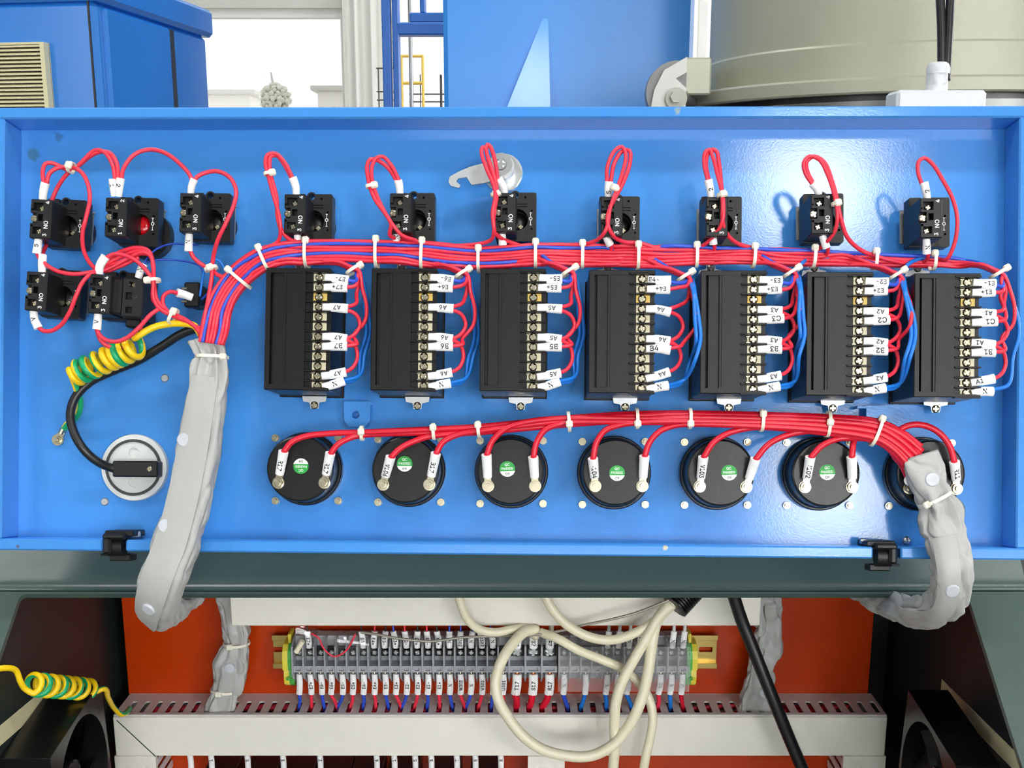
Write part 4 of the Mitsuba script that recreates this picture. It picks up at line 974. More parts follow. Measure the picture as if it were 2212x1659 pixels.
wire('second red wire from the sleeve under the lamp switch, ending at the yellow coil', L((208, 708, 49), (216, 732, 47), (230, 746, 45), (255, 752, 42), (275, 748, 38)), RD, 'm_red')
k = wire('thin blue wire from the N sleeve of the lamp switch past the third switch', L((310, 574, 44), (322, 552, 40), (342, 536, 36), (370, 527, 30), (400, 528, 26), (430, 530, 24)), 0.0007, 'm_thin_blue')
sleeve(k, L((299, 600, 44), (303, 586, 45), (311, 570, 45)), 'N', True, a=0.0031, b=0.0025, h=0.0035)
wire('thin blue wire running from the coil above the lamp switch to the tie', L((318, 566, 40), (345, 561, 36), (378, 562, 32), (412, 567, 34), (434, 577, 36), (440, 598, 36)), 0.0007, 'm_thin_blue')
wire('blue wire looping over the tie below the third upper switch', L((432, 640, 34), (438, 600, 38), (446, 572, 42), (460, 560, 44), (476, 566, 44), (487, 590, 42), (484, 612, 38), (474, 650, 36)), 0.0009, 'm_sky_wire')
wire('blue wire from the buzzer up into the tie below the third upper switch', L((436, 646, 24), (450, 632, 32), (460, 610, 40), (458, 586, 45)), 0.0009, 'm_blue_wire')
k = wire('red wire from the sideways white sleeve of the buzzer to the left wire bundle', L((386, 634, 32), (368, 630, 36), (353, 640, 40), (352, 656, 42), (362, 672, 44), (385, 686, 44), (415, 700, 44), (434, 722, 44)), RD, 'm_red')
sleeve(k, L((416, 643, 26), (400, 637, 28), (382, 632, 32)), None, a=0.0034, b=0.0024)
tie('white cable tie right of the lamp switch', 331, 606, 48, 11, 0, 82, 5, head=-0.7)
tie('white cable tie left of the grey wrap, on the wires below the buzzer', 374, 683, 46, 14, 0, 28, 5, head=0.6)
k = wire('grey-white sleeved wire end under the right half of the lamp switch', L((300, 690, 32), (302, 706, 34), (310, 715, 34)), RD, 'm_red')
sleeve(k, L((299, 684, 32), (300, 696, 32), (299, 708, 33)), None, a=0.003, b=0.0025)
tie('white cable tie on the red wires between the first two upper switches', 154, 362, 52, 8, 0, 20, 4.5, head=0.1)

# lower bundle of thick red meter wires
MPATH = {(0, 0): [(612, 978, 40), (630, 955, 40), (662, 942, 39), (718, 936, 38), (782, 934, 38), (937, 927, 38), (1034, 922, 38), (1229, 903, 38), (1376, 894, 38), (1490, 893, 38), (1645, 896, 38), (1788, 901, 38), (1897, 911, 38), (1950, 935, 40), (1990, 965, 42)],
         (0, 1): [(713, 982, 40), (730, 960, 40), (756, 946, 39), (782, 940, 37), (937, 934, 36), (1034, 929, 36), (1229, 911, 36), (1376, 901, 36), (1490, 900, 36), (1645, 903, 36), (1788, 909, 37), (1897, 921, 38), (1946, 946, 40), (1984, 975, 42)],
         (1, 0): [(843, 990, 40), (864, 969, 40), (900, 951, 39), (937, 941, 38), (1034, 934, 38), (1229, 917, 39), (1376, 907, 40), (1490, 906, 41), (1645, 909, 41), (1788, 916, 41), (1897, 930, 42), (1944, 956, 43), (1978, 985, 43)],
         (1, 1): [(941, 982, 40), (956, 956, 40), (985, 940, 40), (1034, 931, 41), (1229, 908, 42), (1376, 898, 42), (1490, 896, 42), (1645, 899, 42), (1788, 904, 42), (1897, 916, 42), (1952, 942, 43), (1992, 975, 43)],
         (2, 0): [(1051, 985, 40), (1064, 952, 41), (1094, 925, 42), (1135, 912, 43), (1229, 903, 43), (1376, 904, 43), (1490, 902, 44), (1645, 905, 44), (1788, 910, 44), (1897, 924, 44), (1945, 951, 44), (1982, 984, 44)],
         (2, 1): [(1152, 990, 40), (1159, 956, 41), (1176, 930, 42), (1204, 917, 43), (1235, 912, 42), (1376, 911, 44), (1490, 910, 45), (1645, 913, 45), (1788, 921, 45), (1897, 937, 45), (1940, 962, 45), (1972, 992, 45)],
         (3, 0): [(1281, 993, 40), (1288, 957, 41), (1307, 930, 42), (1338, 918, 43), (1376, 913, 44), (1490, 913, 43), (1645, 917, 43), (1788, 926, 43), (1897, 944, 44), (1936, 968, 44), (1966, 998, 44)],
         (3, 1): [(1392, 988, 40), (1403, 956, 41), (1426, 931, 42), (1458, 919, 43), (1490, 916, 44), (1645, 921, 45), (1788, 931, 45), (1897, 950, 45), (1934, 974, 45), (1960, 1002, 45)],
         (4, 0): [(1519, 990, 40), (1540, 957, 41), (1570, 937, 42), (1610, 926, 42), (1645, 923, 42), (1788, 936, 43), (1897, 955, 43), (1930, 978, 43), (1956, 1006, 43)],
         (4, 1): [(1631, 994, 40), (1660, 960, 41), (1700, 940, 42), (1750, 931, 42), (1788, 933, 41), (1897, 947, 41), (1938, 970, 41), (1968, 1000, 41)],
         (5, 0): [(1750, 990, 40), (1774, 964, 41), (1806, 949, 42), (1842, 946, 42), (1897, 953, 40), (1934, 976, 40), (1962, 1004, 41)],
         (5, 1): [(1840, 990, 40), (1842, 968, 40), (1846, 950, 38), (1870, 940, 36), (1920, 962, 38), (1955, 1000, 40)],
         (6, 1): [(2062, 1000, 40), (2052, 965, 40), (2030, 936, 40), (2000, 920, 40), (1968, 918, 40), (1944, 930, 39), (1958, 946, 40), (1976, 968, 42), (1988, 985, 43)],
         (6, 0): [(1964, 1040, 36), (1948, 1005, 38), (1932, 985, 40), (1918, 960, 40), (1905, 945, 38)]}
MTX = {(0, 0): 'R17', (0, 1): 'R17', (1, 0): 'W106', (1, 1): 'B17', (3, 0): 'U104', (4, 0): 'W103', (5, 0): 'V102', (6, 1): 'R11'}
ORD = ['first', 'second', 'third', 'fourth', 'fifth', 'sixth', 'seventh']
LUG = mikit.ply(mt(cyl(0.0046, 0, 0.0008, n=24) - cyl(0.0020, -1, 1, n=16) + mbox(-0.0026, 0.0026, 0.003, 0.0075, 0, 0.0012) + man(trimesh.creation.cylinder(0.0021, 0.006, sections=16, transform=tr(0, 0.0085, 0.0016) @ rx(math.pi / 2)))), 'm_screw', 25)
CRIMP = mikit.ply(trimesh.creation.cylinder(0.0016, 0.004, sections=12, transform=tr(0, 0.0105, 0.0016) @ rx(math.pi / 2)), 'm_copper', 25)
for (i, j), P in MPATH.items():
    side = 'left' if j == 0 else 'right'
    k = wire(f'thick red wire from the {side} stud of the {ORD[i]} meter into the lower bundle', L(*P), 0.0023, 'm_red_thick', sides=12, name='meter_wire')
    stud = TSP[i][j]
    b0 = np.array(P[0][:2], float)
    a0 = px_of(np.array([stud[0], stud[1], 0.031]))
    d = (b0 - a0) / np.linalg.norm(b0 - a0)
    S = L((a0[0] + d[0] * 19, a0[1] + d[1] * 19, 33.5), (*((a0 + b0) / 2 + d * 8), 36), (b0[0] + d[0] * 3, b0[1] + d[1] * 3, 40))
    sleeve(k, S, MTX.get((i, j)), True, a=0.0039, b=0.0033, at_=0.45, h=0.0034)
    an = math.atan2(-(d[1]), d[0]) - math.pi / 2
    part(k, 'ring_lug', LUG, None, onlid([stud[0], stud[1], 0.0297], an), label='metal ring lug')
    part(k, 'crimp', CRIMP, None, onlid([stud[0], stud[1], 0.0297], an), label='bare copper crimp')
    wire_first = L((*(a0 + d * 20), 34), P[0])
    part(k, 'wire_end', tube(wire_first, 0.0023, 12), 'm_red_thick', LID, True)
for x, y, hx, an, hd, nth in ((782, 936, 12, -3, 0.2, 'first'), (937, 932, 14, -4, 0.5, 'second'), (1034, 927, 14, -5, 0.5, 'third'), (1229, 911, 18, -5, -0.3, 'fourth'), (1376, 904, 18, -2, -0.6, 'fifth'), (1490, 904, 18, 0, -0.6, 'sixth'), (1645, 908, 20, 2, 0.6, 'seventh'), (1788, 916, 24, 4, 0.1, 'eighth'), (1893, 931, 30, 20, 0.85, 'ninth')):
    tie(f'{nth} white cable tie from the left on the lower bundle of thick red wires', x, y, 40, hx, 0, an, 7.5 if x > 1000 else 4, head=hd)

# green and yellow earth wires: a yellow core with a raised green stripe
def striped(k, p, r, turns=0.0, mat='m_yellow', M=None, phase=0.0, span=2.2):
    solo(k, tube(p, r, 14), mat, M, True)
    t = tangents(p)
    u = np.cross(t[0], [0.3, 0.2, 0.93]); u /= np.linalg.norm(u)
    n = len(p); rings = []
    for i, (q, d) in enumerate(zip(p, t)):
        u = u - d * (u @ d); u /= np.linalg.norm(u); w = np.cross(d, u)
        a = phase + turns * 2 * math.pi * i / n + np.linspace(-span / 2, span / 2, 7)
        o = q + 1.018 * r * (np.cos(a)[:, None] * u + np.sin(a)[:, None] * w)
        ins = q + 0.9 * r * (np.cos(a[::-1])[:, None] * u + np.sin(a[::-1])[:, None] * w)
        rings.append(np.vstack([o, ins]))
    part(k, 'green_stripe', skin(np.array(rings)), 'm_green_stripe', M, 40)
k = thing('earth_wire', 'coiled yellow and green earth wire between the grey wrap and the left screw', 'wire')
A0, A1 = at(305, 744, 0.040), at(166, 806, 0.030)
ax = A1 - A0; al = np.linalg.norm(ax); ax /= al
e1 = np.cross(ax, [0, 0, 1]); e1 /= np.linalg.norm(e1); e2 = np.cross(e1, ax)
coil = []
NT = 9.0
for i in range(int(NT * 26)):
    a = 2 * math.pi * i / 26
    f = i / (NT * 26)
    f2 = f + 0.05 * math.sin(f * 9)
    coil.append(A0 + ax * al * f2 + 0.0078 * (math.cos(a + 2.2) * e1 * -1 + math.sin(a + 2.2) * e2))
ph = L((436, 728, 40), (420, 704, 42), (392, 699, 42), (362, 700, 43), (330, 708, 45), (305, 722, 48))
tl = L((172, 862, 22), (170, 890, 15), (160, 905, 10), (145, 917, 6), (139, 926, 4.5))
striped(k, spline(np.vstack([ph, coil, tl]), 0.002), 0.0026, turns=3.6, M=LID, phase=0.9)
q = at(124, 950, 0.002)
part(k, 'ring_lug', LUG, None, onlid([q[0], q[1], 0.001], -0.50), label='metal ring lug')
part(k, 'lug_screw', STUDN, None, onlid([q[0], q[1], 0.0015]), label='screw through the lug')

# black cable to the round socket
k = thing('mains_cable', 'thick black cable curving from the grey wrap down to the round socket', 'cable')
P = L((442, 735, 36), (428, 712, 36), (395, 720, 34), (350, 748, 30), (300, 778, 26), (240, 803, 24), (195, 825, 24), (163, 858, 26), (152, 895, 28), (160, 935, 29), (182, 972, 28), (212, 998, 22), (246, 1012, 14), (275, 1013, 12))
solo(k, tube(spline(P), 0.0034, 18), 'm_rubber', LID, True)
# grey vinyl wire wraps
def wrap(label, K, M, up, snaps, name='wire_wrap', rough=1.0, seed=0, pleats=(), folds=0.0):
    """K rows: (point, half width, half thickness)."""
    k = thing(name, label, 'wire wrap')
    P = np.array([r[0] for r in K]); 
    p = spline(P, 0.0022)
    d = np.r_[0, np.cumsum(np.linalg.norm(np.diff(p, axis=0), axis=1))]
    ki = [np.argmin(np.linalg.norm(p - q, axis=1)) for q in P]
    a = np.interp(np.arange(len(p)), ki, [r[1] for r in K]); b = np.interp(np.arange(len(p)), ki, [r[2] for r in K])
    m = oval(p, a, b, up, 56, 0.62)
    v = np.array(m.vertices)
    n = len(p) * 56
    nz = meshkit.fbm(v * [55, 55, 55], 3, seed) - 0.5
    nz2 = meshkit.noise(v * [140, 60, 60], seed + 9) - 0.5
    c = np.repeat(p, 56, axis=0)
    dirn = v[:n] - c; L_ = np.linalg.norm(dirn, axis=1, keepdims=True)
    v[:n] += dirn / L_ * np.minimum(L_ * 0.45, rough * (nz[:n, None] * 0.0060 + nz2[:n, None] * 0.0024))
    ang = np.tile(np.arange(56) * 2 * np.pi / 56, len(p))
    s_arc = np.repeat(d, 56)
    for u0 in pleats:
        w = np.exp(-((s_arc - u0 * d[-1]) / 0.016) ** 2)
        v[:n] += dirn / L_ * (w * (np.sin(ang * 7 + 2.0 * np.sin(ang * 2 + seed)) * 0.0016))[:, None]
    if folds:
        cr = np.abs(meshkit.noise(np.c_[s_arc * 62 + 0.8 * np.sin(ang + seed), np.cos(ang) * 1.6, np.sin(ang) * 1.6], seed + 3) - 0.5) * 2
        v[:n] -= dirn / L_ * (folds * np.clip(1 - cr * 3.0, 0, 1) ** 1.5)[:, None]
    m = trimesh.Trimesh(v, m.faces, process=False)
    solo(k, m, 'm_vinyl', M, True)
    t = tangents(p)
    for (u, off, lift) in snaps:
        i = int(u * (len(p) - 1))
        upv = np.asarray(up, float) if np.ndim(up) == 1 else up[i]
        s_ = np.cross(t[i], upv); s_ /= np.linalg.norm(s_); nn = np.cross(s_, t[i])
        vi = v[i * 56:(i + 1) * 56]
        tgt = p[i] + s_ * off * a[i]
        rel = vi - tgt
        cand = np.where(rel @ nn > 0, np.abs(rel @ s_), 1)
        top = vi[np.argmin(cand)]
        part(k, 'snap_button', lathe([(0, -0.002), (0.0053, -0.002), (0.0053, 0.0005), (0.0046, 0.0013), (0, 0.0016)], 28), 'm_snap', (np.eye(4) if M is None else M) @ frame(top + nn * (0.0004 + lift), t[i], np.cross(nn, t[i]), nn), 25, 'round snap button')
    return k, p, a, b
LI = lambda x, y, h: at(x, y, h / 1000)
K1 = [(LI(448, 730, 42), .0150, .0075), (LI(452, 748, 42), .0120, .0085), (LI(459, 770, 42), .0105, .0090), (LI(456, 805, 42), .0140, .0095), (LI(445, 880, 42), .0155, .0105), (LI(428, 980, 42), .0168, .0110), (LI(408, 1080, 44), .0168, .0110), (LI(383, 1170, 50), .0172, .0105),
      (LI(358, 1235, 52), .0170, .0105), (LI(343, 1285, 44), .0165, .0110), (LI(340, 1322, 18), .0140, .0115), (LI(372, 1315, -40), .0120, .0110), (LI(415, 1285, -80), .011, .010)]
k, p1, a1, b1 = wrap('long grey vinyl wire wrap hanging from the main bundle over the bottom lip', K1, LID, LUP, [(0.245, 0.55, 0.0012), (0.455, 0.52, 0.0012), (0.625, 0.10, 0.0012)], rough=0.6, seed=3, pleats=(0.055, 0.075), folds=0.0022)
K2 = [(LI(1985, 985, 40), .0150, .0085), (LI(1998, 1020, 42), .0150, .0085), (LI(2012, 1055, 43), .0125, .0095), (LI(2022, 1085, 44), .0125, .0100), (LI(2040, 1140, 46), .0155, .0110), (LI(2052, 1195, 50), .0150, .0110), (LI(2056, 1245, 48), .0145, .0115), (LI(2042, 1300, 30), .0140, .0115),
      (LI(1985, 1322, -15), .0125, .0115), (LI(1920, 1305, -70), .0120, .0110), (LI(1855, 1270, -110), .011, .010)]
k2, p2, a2, b2 = wrap('grey vinyl wire wrap at the right, bending under the cabinet beam', K2, LID, LUP, [(0.075, 0.1, 0), (0.37, 0.30, 0.0012)], rough=0.8, seed=8, pleats=(0.14, 0.17), folds=0.003)
def flap(k, p, a, b, i0, i1, e0, e1):
    p, a, b = p[i0:i1], a[i0:i1], b[i0:i1]
    t = tangents(p); s_ = np.cross(t, LUP); s_ /= np.linalg.norm(s_, axis=1, keepdims=True); nn = np.cross(s_, t)
    rows = []
    for u in np.linspace(e0, e1, 7):
        uu = np.clip(u, -0.98, 0.98)
        rows.append(p + s_ * (a * u)[:, None] + nn * (b * (1 - abs(uu) ** 3.2) ** (1 / 3.2) + 0.0016)[:, None])
    R = np.stack(rows, 1)
    rings = np.concatenate([R, R[:, ::-1] - nn[:, None] * 0.0012], 1)
    part(k, 'seam_flap', skin(rings), 'm_vinyl', LID, 40)
n1, n2 = len(p1), len(p2)
flap(k, p1, a1, b1, int(n1 * .10), int(n1 * .80), -0.60, 0.80)
flap(k2, p2, a2, b2, int(n2 * .24), int(n2 * .66), -0.15, 0.92)
tie('white cable tie round the neck of the left grey wrap', 459, 771, 42, 30, 0, 92, 9.5, head=0.85)
tie('white cable tie round the neck of the right grey wrap', 2019, 1078, 44, 33, 0, 62, 10.5, head=-0.75)

# ------------------------------------------------------------------ the dark green console below the lid
def plane_hit(px, py, o, n):
    d = ray(px, py)
    return C + d * (((o - C) @ n) / (d @ n))
q0, q1 = deep(1106, 1278, 0.985), deep(1106, 1640, 0.885)
SX = np.array([1.0, 0, 0]); SD = (q1 - q0) / np.linalg.norm(q1 - q0); SN = np.cross(SX, -SD)
RIM = frame(q0, SX, -SD, SN)                                          # sloping face of the console, y up the slope
def rim(px, py):
    p = plane_hit(px, py, q0, SN) - q0
    return np.array([p @ SX, p @ -SD])
con = thing('console', 'dark green sheet metal console under the lid, its sloping front open', 'cabinet')
ra, rb = rim(44, 1282), rim(2090, 1282)
rc, rd = rim(2196, 1640), rim(-60, 1640)
bot = rc[1] - 0.35
inner = Polygon([ra, rb, rc + (rc - rb) * 0.02, [rc[0], bot], [rd[0], bot], rd]).buffer(-0.006).buffer(0.006)
xo = rim(2196, 1225)[0] + 0.004
outer = sbox(-xo - 0.012, bot - 0.1, xo, -0.001).union(sbox(-xo - 0.012, -0.01, xo, 0.0))
inner = Polygon([ra - [0, 0.001], rb - [0, 0.001], [rb[0] + 0.004, bot], [ra[0] - 0.004, bot]]).buffer(-0.005).buffer(0.005)
part(con, 'front_rim', ext(outer.difference(inner), -0.0025, 0), 'm_dark_green', RIM)
ledge = inner.buffer(0.0015).difference(inner.buffer(-0.0005))
part(con, 'rim_edge', ext(ledge, -0.004, 0.0008), 'm_dark_green', RIM)
# top beam: a folded strip from behind the lid down to the opening
prof = [deep(1106, y, z) for y, z in ((1140, 1.017), (1180, 1.009), (1220, 1.001), (1260, 0.9925), (1268, 0.9885), (1274, 0.9870), (1279, 0.9885), (1282, 0.993), (1283, 1.01))]
yzp = np.array([[p[1], p[2]] for p in prof])
pp = spline(np.c_[yzp, np.zeros(len(yzp))], 0.002)[:, :2]
nrm_ = np.c_[-np.gradient(pp[:, 1]), np.gradient(pp[:, 0])]; nrm_ /= np.linalg.norm(nrm_, axis=1, keepdims=True)
sec = Polygon(np.vstack([pp, (pp - nrm_ * -0.003)[::-1]])).buffer(0)
if sec.geom_type != 'Polygon': sec = max(sec.geoms, key=lambda g: g.area)
bm = ext(sec, -xo - 0.012, xo)
part(con, 'top_beam', bm, 'm_dark_green', np.array([[0, 0, 1, 0], [1, 0, 0, 0], [0, 1, 0, 0], [0, 0, 0, 1.0]]), 30)
XW = 0.412
ytop = deep(1106, 1200, 1.01)
ybk = 0.30
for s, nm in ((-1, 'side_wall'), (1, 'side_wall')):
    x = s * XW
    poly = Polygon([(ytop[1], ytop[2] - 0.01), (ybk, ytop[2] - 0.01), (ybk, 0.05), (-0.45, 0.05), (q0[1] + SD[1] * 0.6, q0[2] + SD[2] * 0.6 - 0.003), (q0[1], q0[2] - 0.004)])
    part(con, nm, ext(poly, min(x, x - s * 0.003), max(x, x - s * 0.003)), 'm_inside_shade', np.array([[0, 0, 1, 0], [1, 0, 0, 0], [0, 1, 0, 0], [0, 0, 0, 1.0]]))
part(con, 'back_wall', cbox(-XW, XW, ybk - 0.002, ybk, 0.05, ytop[2] - 0.01), 'm_inside_shade')
part(con, 'top_wall', cbox(-XW, XW, ytop[1] + 0.012, ybk, ytop[2] - 0.012, ytop[2] - 0.009), 'm_inside_shade')
part(con, 'bottom', cbox(-XW, XW, -0.45, ybk, 0.0, 0.052), 'm_inside_shade')

# orange mounting plate
pa, pb = pl(264, 1290, 0), pl(1888, 1290, 0)
mp = thing('mounting_plate', 'orange painted mounting plate upright inside the console', 'plate')
zb_ = pl(1106, 1659, 0)[2] - 0.30
part(mp, 'sheet', cbox(pa[0], pb[0], YP, YP + 0.002, zb_, pl(1106, 1235, 0)[2]), 'm_orange')
for x in (pa[0], pb[0]):
    part(mp, 'flange', cbox(x - 0.001, x + 0.001, YP, YP + 0.03, zb_, pl(1106, 1235, 0)[2]), 'm_orange')

# white wiring ducts
DW = 0.057
def duct_box(k, x0, x1, z0, z1, slots_top=None, horizontal=True, w=DW):
    part(k, 'cover', cbox(x0, x1, YP - w, YP - w + 0.008, z0, z1, 0.0012), 'm_duct')
    part(k, 'base', cbox(x0, x1, YP - 0.002, YP - 0.0002, z0, z1), 'm_duct_side')
u0, u1 = pl(498, 1318, DW), pl(1643, 1318, DW)
uz0, uz1 = pl(1106, 1352, DW)[2], pl(1106, 1240, DW)[2]
k = thing('wiring_duct', 'upper white wiring duct across the orange plate', 'duct')
part(k, 'cover', cbox(u0[0], u1[0], YP - DW, YP - DW + 0.006, uz0, uz1, 0.0008), 'm_duct')
part(k, 'base', cbox(u0[0], u1[0], YP - 0.002, YP - 0.0002, uz0, uz1), 'm_duct_side')
FING = mikit.ply(cbox(-0.0036, 0.0036, 0, DW - 0.0045, 0, 0.0013, 0.0003), 'm_duct_side')
x = u0[0] + 0.006
while x < u1[0] - 0.005:
    part(k, 'finger', FING, None, np.array([[1, 0, 0, x], [0, -1, 0, YP - 0.001], [0, 0, 1, uz0 + 0.001], [0, 0, 0, 1.0]])); x += 0.0125
# lower duct with its slotted top
l0, l1 = pl(247, 1590, DW), pl(1914, 1590, DW)
lz0, lz1 = pl(1106, 1633, DW)[2], pl(1106, 1547, DW)[2]
low = thing('wiring_duct', 'lower white wiring duct with slotted top, below the terminal row', 'duct')
part(low, 'cover', cbox(l0[0], l1[0], YP - DW, YP - DW + 0.006, lz0, lz1 - 0.0012, 0.0006), 'm_duct')
part(low, 'cover_edge', cbox(l0[0], l1[0], YP - DW + 0.0015, YP - DW + 0.0075, lz1 - 0.0055, lz1 + 0.0008, 0.0006), 'm_duct_side')
SLP = 28.2 * (pl(1106, 1547, DW)[1] - C[1]) / F / 0.93
topw = sbox(l0[0], 0.002, l1[0], DW - 0.007)
xs_ = np.arange(l0[0] + 0.012, l1[0] - 0.006, SLP)
slots = [sbox(x - 0.0007, DW - 0.034, x + 0.0007, DW - 0.0105).buffer(0.0020, 4) for x in xs_]
topw = topw.difference(unary_union(slots))
part(low, 'slotted_top', ext(topw, -0.0015, 0), 'm_duct_side', np.array([[1, 0, 0, 0], [0, -1, 0, YP], [0, 0, 1, lz1], [0, 0, 0, 1.0]]))
part(low, 'base', cbox(l0[0], l1[0], YP - 0.002, YP - 0.0002, lz0, lz1), 'm_duct_side')
part(low, 'corner_seam', tube(np.array([pl(252, 1556, DW + .0004), pl(336, 1634, DW + .0004)]), 0.0005, 6), 'm_gasket')
part(low, 'bottom_wall', cbox(l0[0], l1[0], YP - DW + 0.004, YP, lz0 - 0.0005, lz0 + 0.001), 'm_duct_side')
for j, (a, b, lab) in enumerate(((247, 336, 'left'), (1822, 1914, 'right'))):
    k = thing('wiring_duct', f'upright white wiring duct going down from the {lab} end of the lower duct', 'duct')
    part(k, 'cover', cbox(pl(a, 1640, DW)[0], pl(b, 1640, DW)[0], YP - DW, YP - DW + 0.006, lz0 - 0.4, lz0 - 0.0003), 'm_duct')
    s = -1 if j else 1
    xi = pl(b if j == 0 else a, 1640, DW)[0]
    for z in np.arange(lz0 - 0.006, lz0 - 0.15, -0.0125):
        part(k, 'finger', cbox(min(xi, xi - s * .0015), max(xi, xi - s * .0015), YP - DW + 0.006, YP - 0.001, z - 0.0078, z), 'm_duct_side')
k = thing('wiring_duct', 'upright white wiring duct in the middle below the lower duct', 'duct')
part(k, 'cover', cbox(pl(1140, 1650, DW)[0], pl(1220, 1650, DW)[0], YP - DW, YP - DW + 0.006, lz0 - 0.4, lz0 - 0.0004), 'm_duct')
# red and blue wires lying inside the lower duct, seen through the slots
for j, (mat, dz, dy, lab) in enumerate((('m_red', 0.006, 0.027, 'front red'), ('m_red', 0.008, 0.019, 'rear red'), ('m_blue_wire', 0.020, 0.026, 'blue'), ('m_red', 0.007, 0.034, 'foremost red'))):
    k = thing('duct_wire', f'{lab} wire lying along the inside of the lower duct, seen through its slots', 'wire')
    n = 14
    P = np.stack([np.linspace(l0[0] + 0.03, l1[0] - 0.03, n), YP - dy + RNG.uniform(-.003, .003, n), lz1 - dz + RNG.uniform(-.003, .003, n)], 1)
    solo(k, tube(spline(P, 0.008), 0.002, 8), mat, None, True)

# rail with the terminal row
rail = thing('din_rail', 'golden zinc mounting rail behind the terminal row', 'rail')
W0 = 0.006
r0, r1 = pl(588, 1408, 0.012), pl(1550, 1408, 0.012)
rz1, rz0 = pl(1550, 1372, 0.012)[2], pl(1550, 1444, 0.012)[2]
holes = unary_union([sbox(x - 0.006, (rz0 + rz1) / 2 - 0.002, x + 0.006, (rz0 + rz1) / 2 + 0.002).buffer(0.0008) for x in (pl(602, 1402, .012)[0], pl(1527, 1402, .012)[0])])
part(rail, 'web', ext(sbox(r0[0], rz0 + 0.004, r1[0], rz1 - 0.004).difference(holes), 0.004, 0.0055), 'm_rail', np.array([[1, 0, 0, 0], [0, 0, -1, YP], [0, 1, 0, 0], [0, 0, 0, 1.0]]))
for a, b in ((rz0, rz0 + 0.0045), (rz1 - 0.0045, rz1)):
    part(rail, 'lip', cbox(r0[0], r1[0], YP - 0.0125, YP - 0.011, a, b, 0.0003), 'm_rail')
for z in (rz0 + 0.004, rz1 - 0.0055):
    part(rail, 'step', cbox(r0[0], r1[0], YP - 0.0125, YP - 0.004, z, z + 0.0015, 0.0002), 'm_rail')
WT = 0.046
SC = (YP - WT - C[1]) / ray(860, 1440)[1] / F                          # metres per pixel at the terminals' face
zc_ = pl(860, 1436, WT)[2]
def px_x(px, w=WT): return pl(px, 1446, w)[0]
MT = lambda x, z, w: np.array([[1, 0, 0, x], [0, 0, -1, YP - w], [0, 1, 0, z], [0, 0, 0, 1.0]])     # local x right, y up, z to the viewer
def fin_profile():
    return Polygon([(-0.0245, 0.012), (0.0235, 0.012), (0.0238, 0.034), (0.019, WT + 0.001), (-0.008, WT + 0.003), (-0.015, WT - 0.001), (-0.020, 0.036), (-0.0245, 0.030)])
YZX = lambda x: np.array([[0, 0, 1, x], [0, -1, 0, YP], [1, 0, 0, zc_], [0, 0, 0, 1.0]])          # profile (up, out) extruded along x
def term_mesh(p, t=0.0015):
    fin = ext(fin_profile(), 0, t)
    core = ext(Polygon([(-0.0235, 0.012), (0.023, 0.012), (0.023, 0.026), (0.004, 0.030), (-0.0015, 0.030), (-0.0015, WT), (-0.0078, WT + 0.0008), (-0.0078, 0.030), (-0.022, 0.026)]), t, p)
    m = man(core) - m3.Manifold.cube((0.0035, 0.004, p - 2 * t - 0.003)).translate((-0.0064, WT - 0.002, t + 0.0022))
    return cat(fin, mt(m))
P1 = 23.35 * SC
TERM = mikit.ply(term_mesh(P1), 'm_term')
P2 = 35.3 * SC
TERMB = mikit.ply(term_mesh(P2, 0.0018), 'm_term')
WELL = mikit.ply(cbox(0.0016, P1 - 0.0002, 0.0035, 0.0140, 0, 0.001), 'm_black_deep')
WELLB = mikit.ply(cbox(0.0019, P2 - 0.0002, 0.0035, 0.0145, 0, 0.001), 'm_black_deep')
SCR = mikit.ply(make_screw(0.0029, 0.0022), 'm_steel', 25)
SCRB = mikit.ply(make_screw(0.0056, 0.0035), 'm_steel', 25)
xs20 = px_x(631)
lowt = ['', 'E7+', 'E6-', 'E6+', 'E5-', 'E5+', 'E4-', 'E4+', 'E3-', 'E3+', 'E2-', 'E2+', 'E1-', 'E1+', 'N', 'W303', 'N', 'V302', 'N', 'U301']
upt = ['', 'E7+', None, None, None, None, 'E4-', 'E4+', 'E3-', 'E3+', 'E2-', 'E2+', 'E1-', 'E1+', 'N', 'V302', 'N', 'U302', 'N', '']
blue_low = {0, 2, 4, 6, 8, 10, 12, 14, 16, 18}
nth20 = ['first', 'second', 'third', 'fourth', 'fifth', 'sixth', 'seventh', 'eighth', 'ninth', 'tenth', 'eleventh', 'twelfth', 'thirteenth', 'fourteenth', 'fifteenth', 'sixteenth', 'seventeenth', 'eighteenth', 'nineteenth', 'twentieth']
WUP = np.array([0, -1.0, 0.15])
def isleeve(k, P, s=None, a=0.0032, b=0.0024, flip=False, h=0.0032, at_=0.5):
    q = spline(P, 0.0015); n = len(q)
    sk = part(k, 'marker_sleeve', oval(q, a, b, WUP, 16), 'm_sleeve', None, 35, f'white sleeve printed {s}' if s else 'white marker sleeve')
    if s:
        i = int(at_ * (n - 1)); t = tangents(q)[i]
        side = np.cross(t, WUP); side /= np.linalg.norm(side); nn = np.cross(side, t)
        m = text(s, h); v = np.array(m.vertices)
        v[:, 0] *= min(1, 0.0058 / max(abs(v[:, 0]).max(), 1e-6))
        if flip: v[:, :2] *= -1
        vv = np.clip(v[:, 1] / a, -0.98, 0.98); z = b * np.sqrt(1 - vv ** 2) + 0.00008 + v[:, 2]
        m.vertices = q[i] + v[:, :1] * -t + v[:, 1:2] * side + z[:, None] * nn
        part(sk, 'lettering', m, 'm_ink')
def slot_x(x):
    """The slot of the lower duct nearest to x."""
    return xs_[np.argmin(np.abs(xs_ - x))]
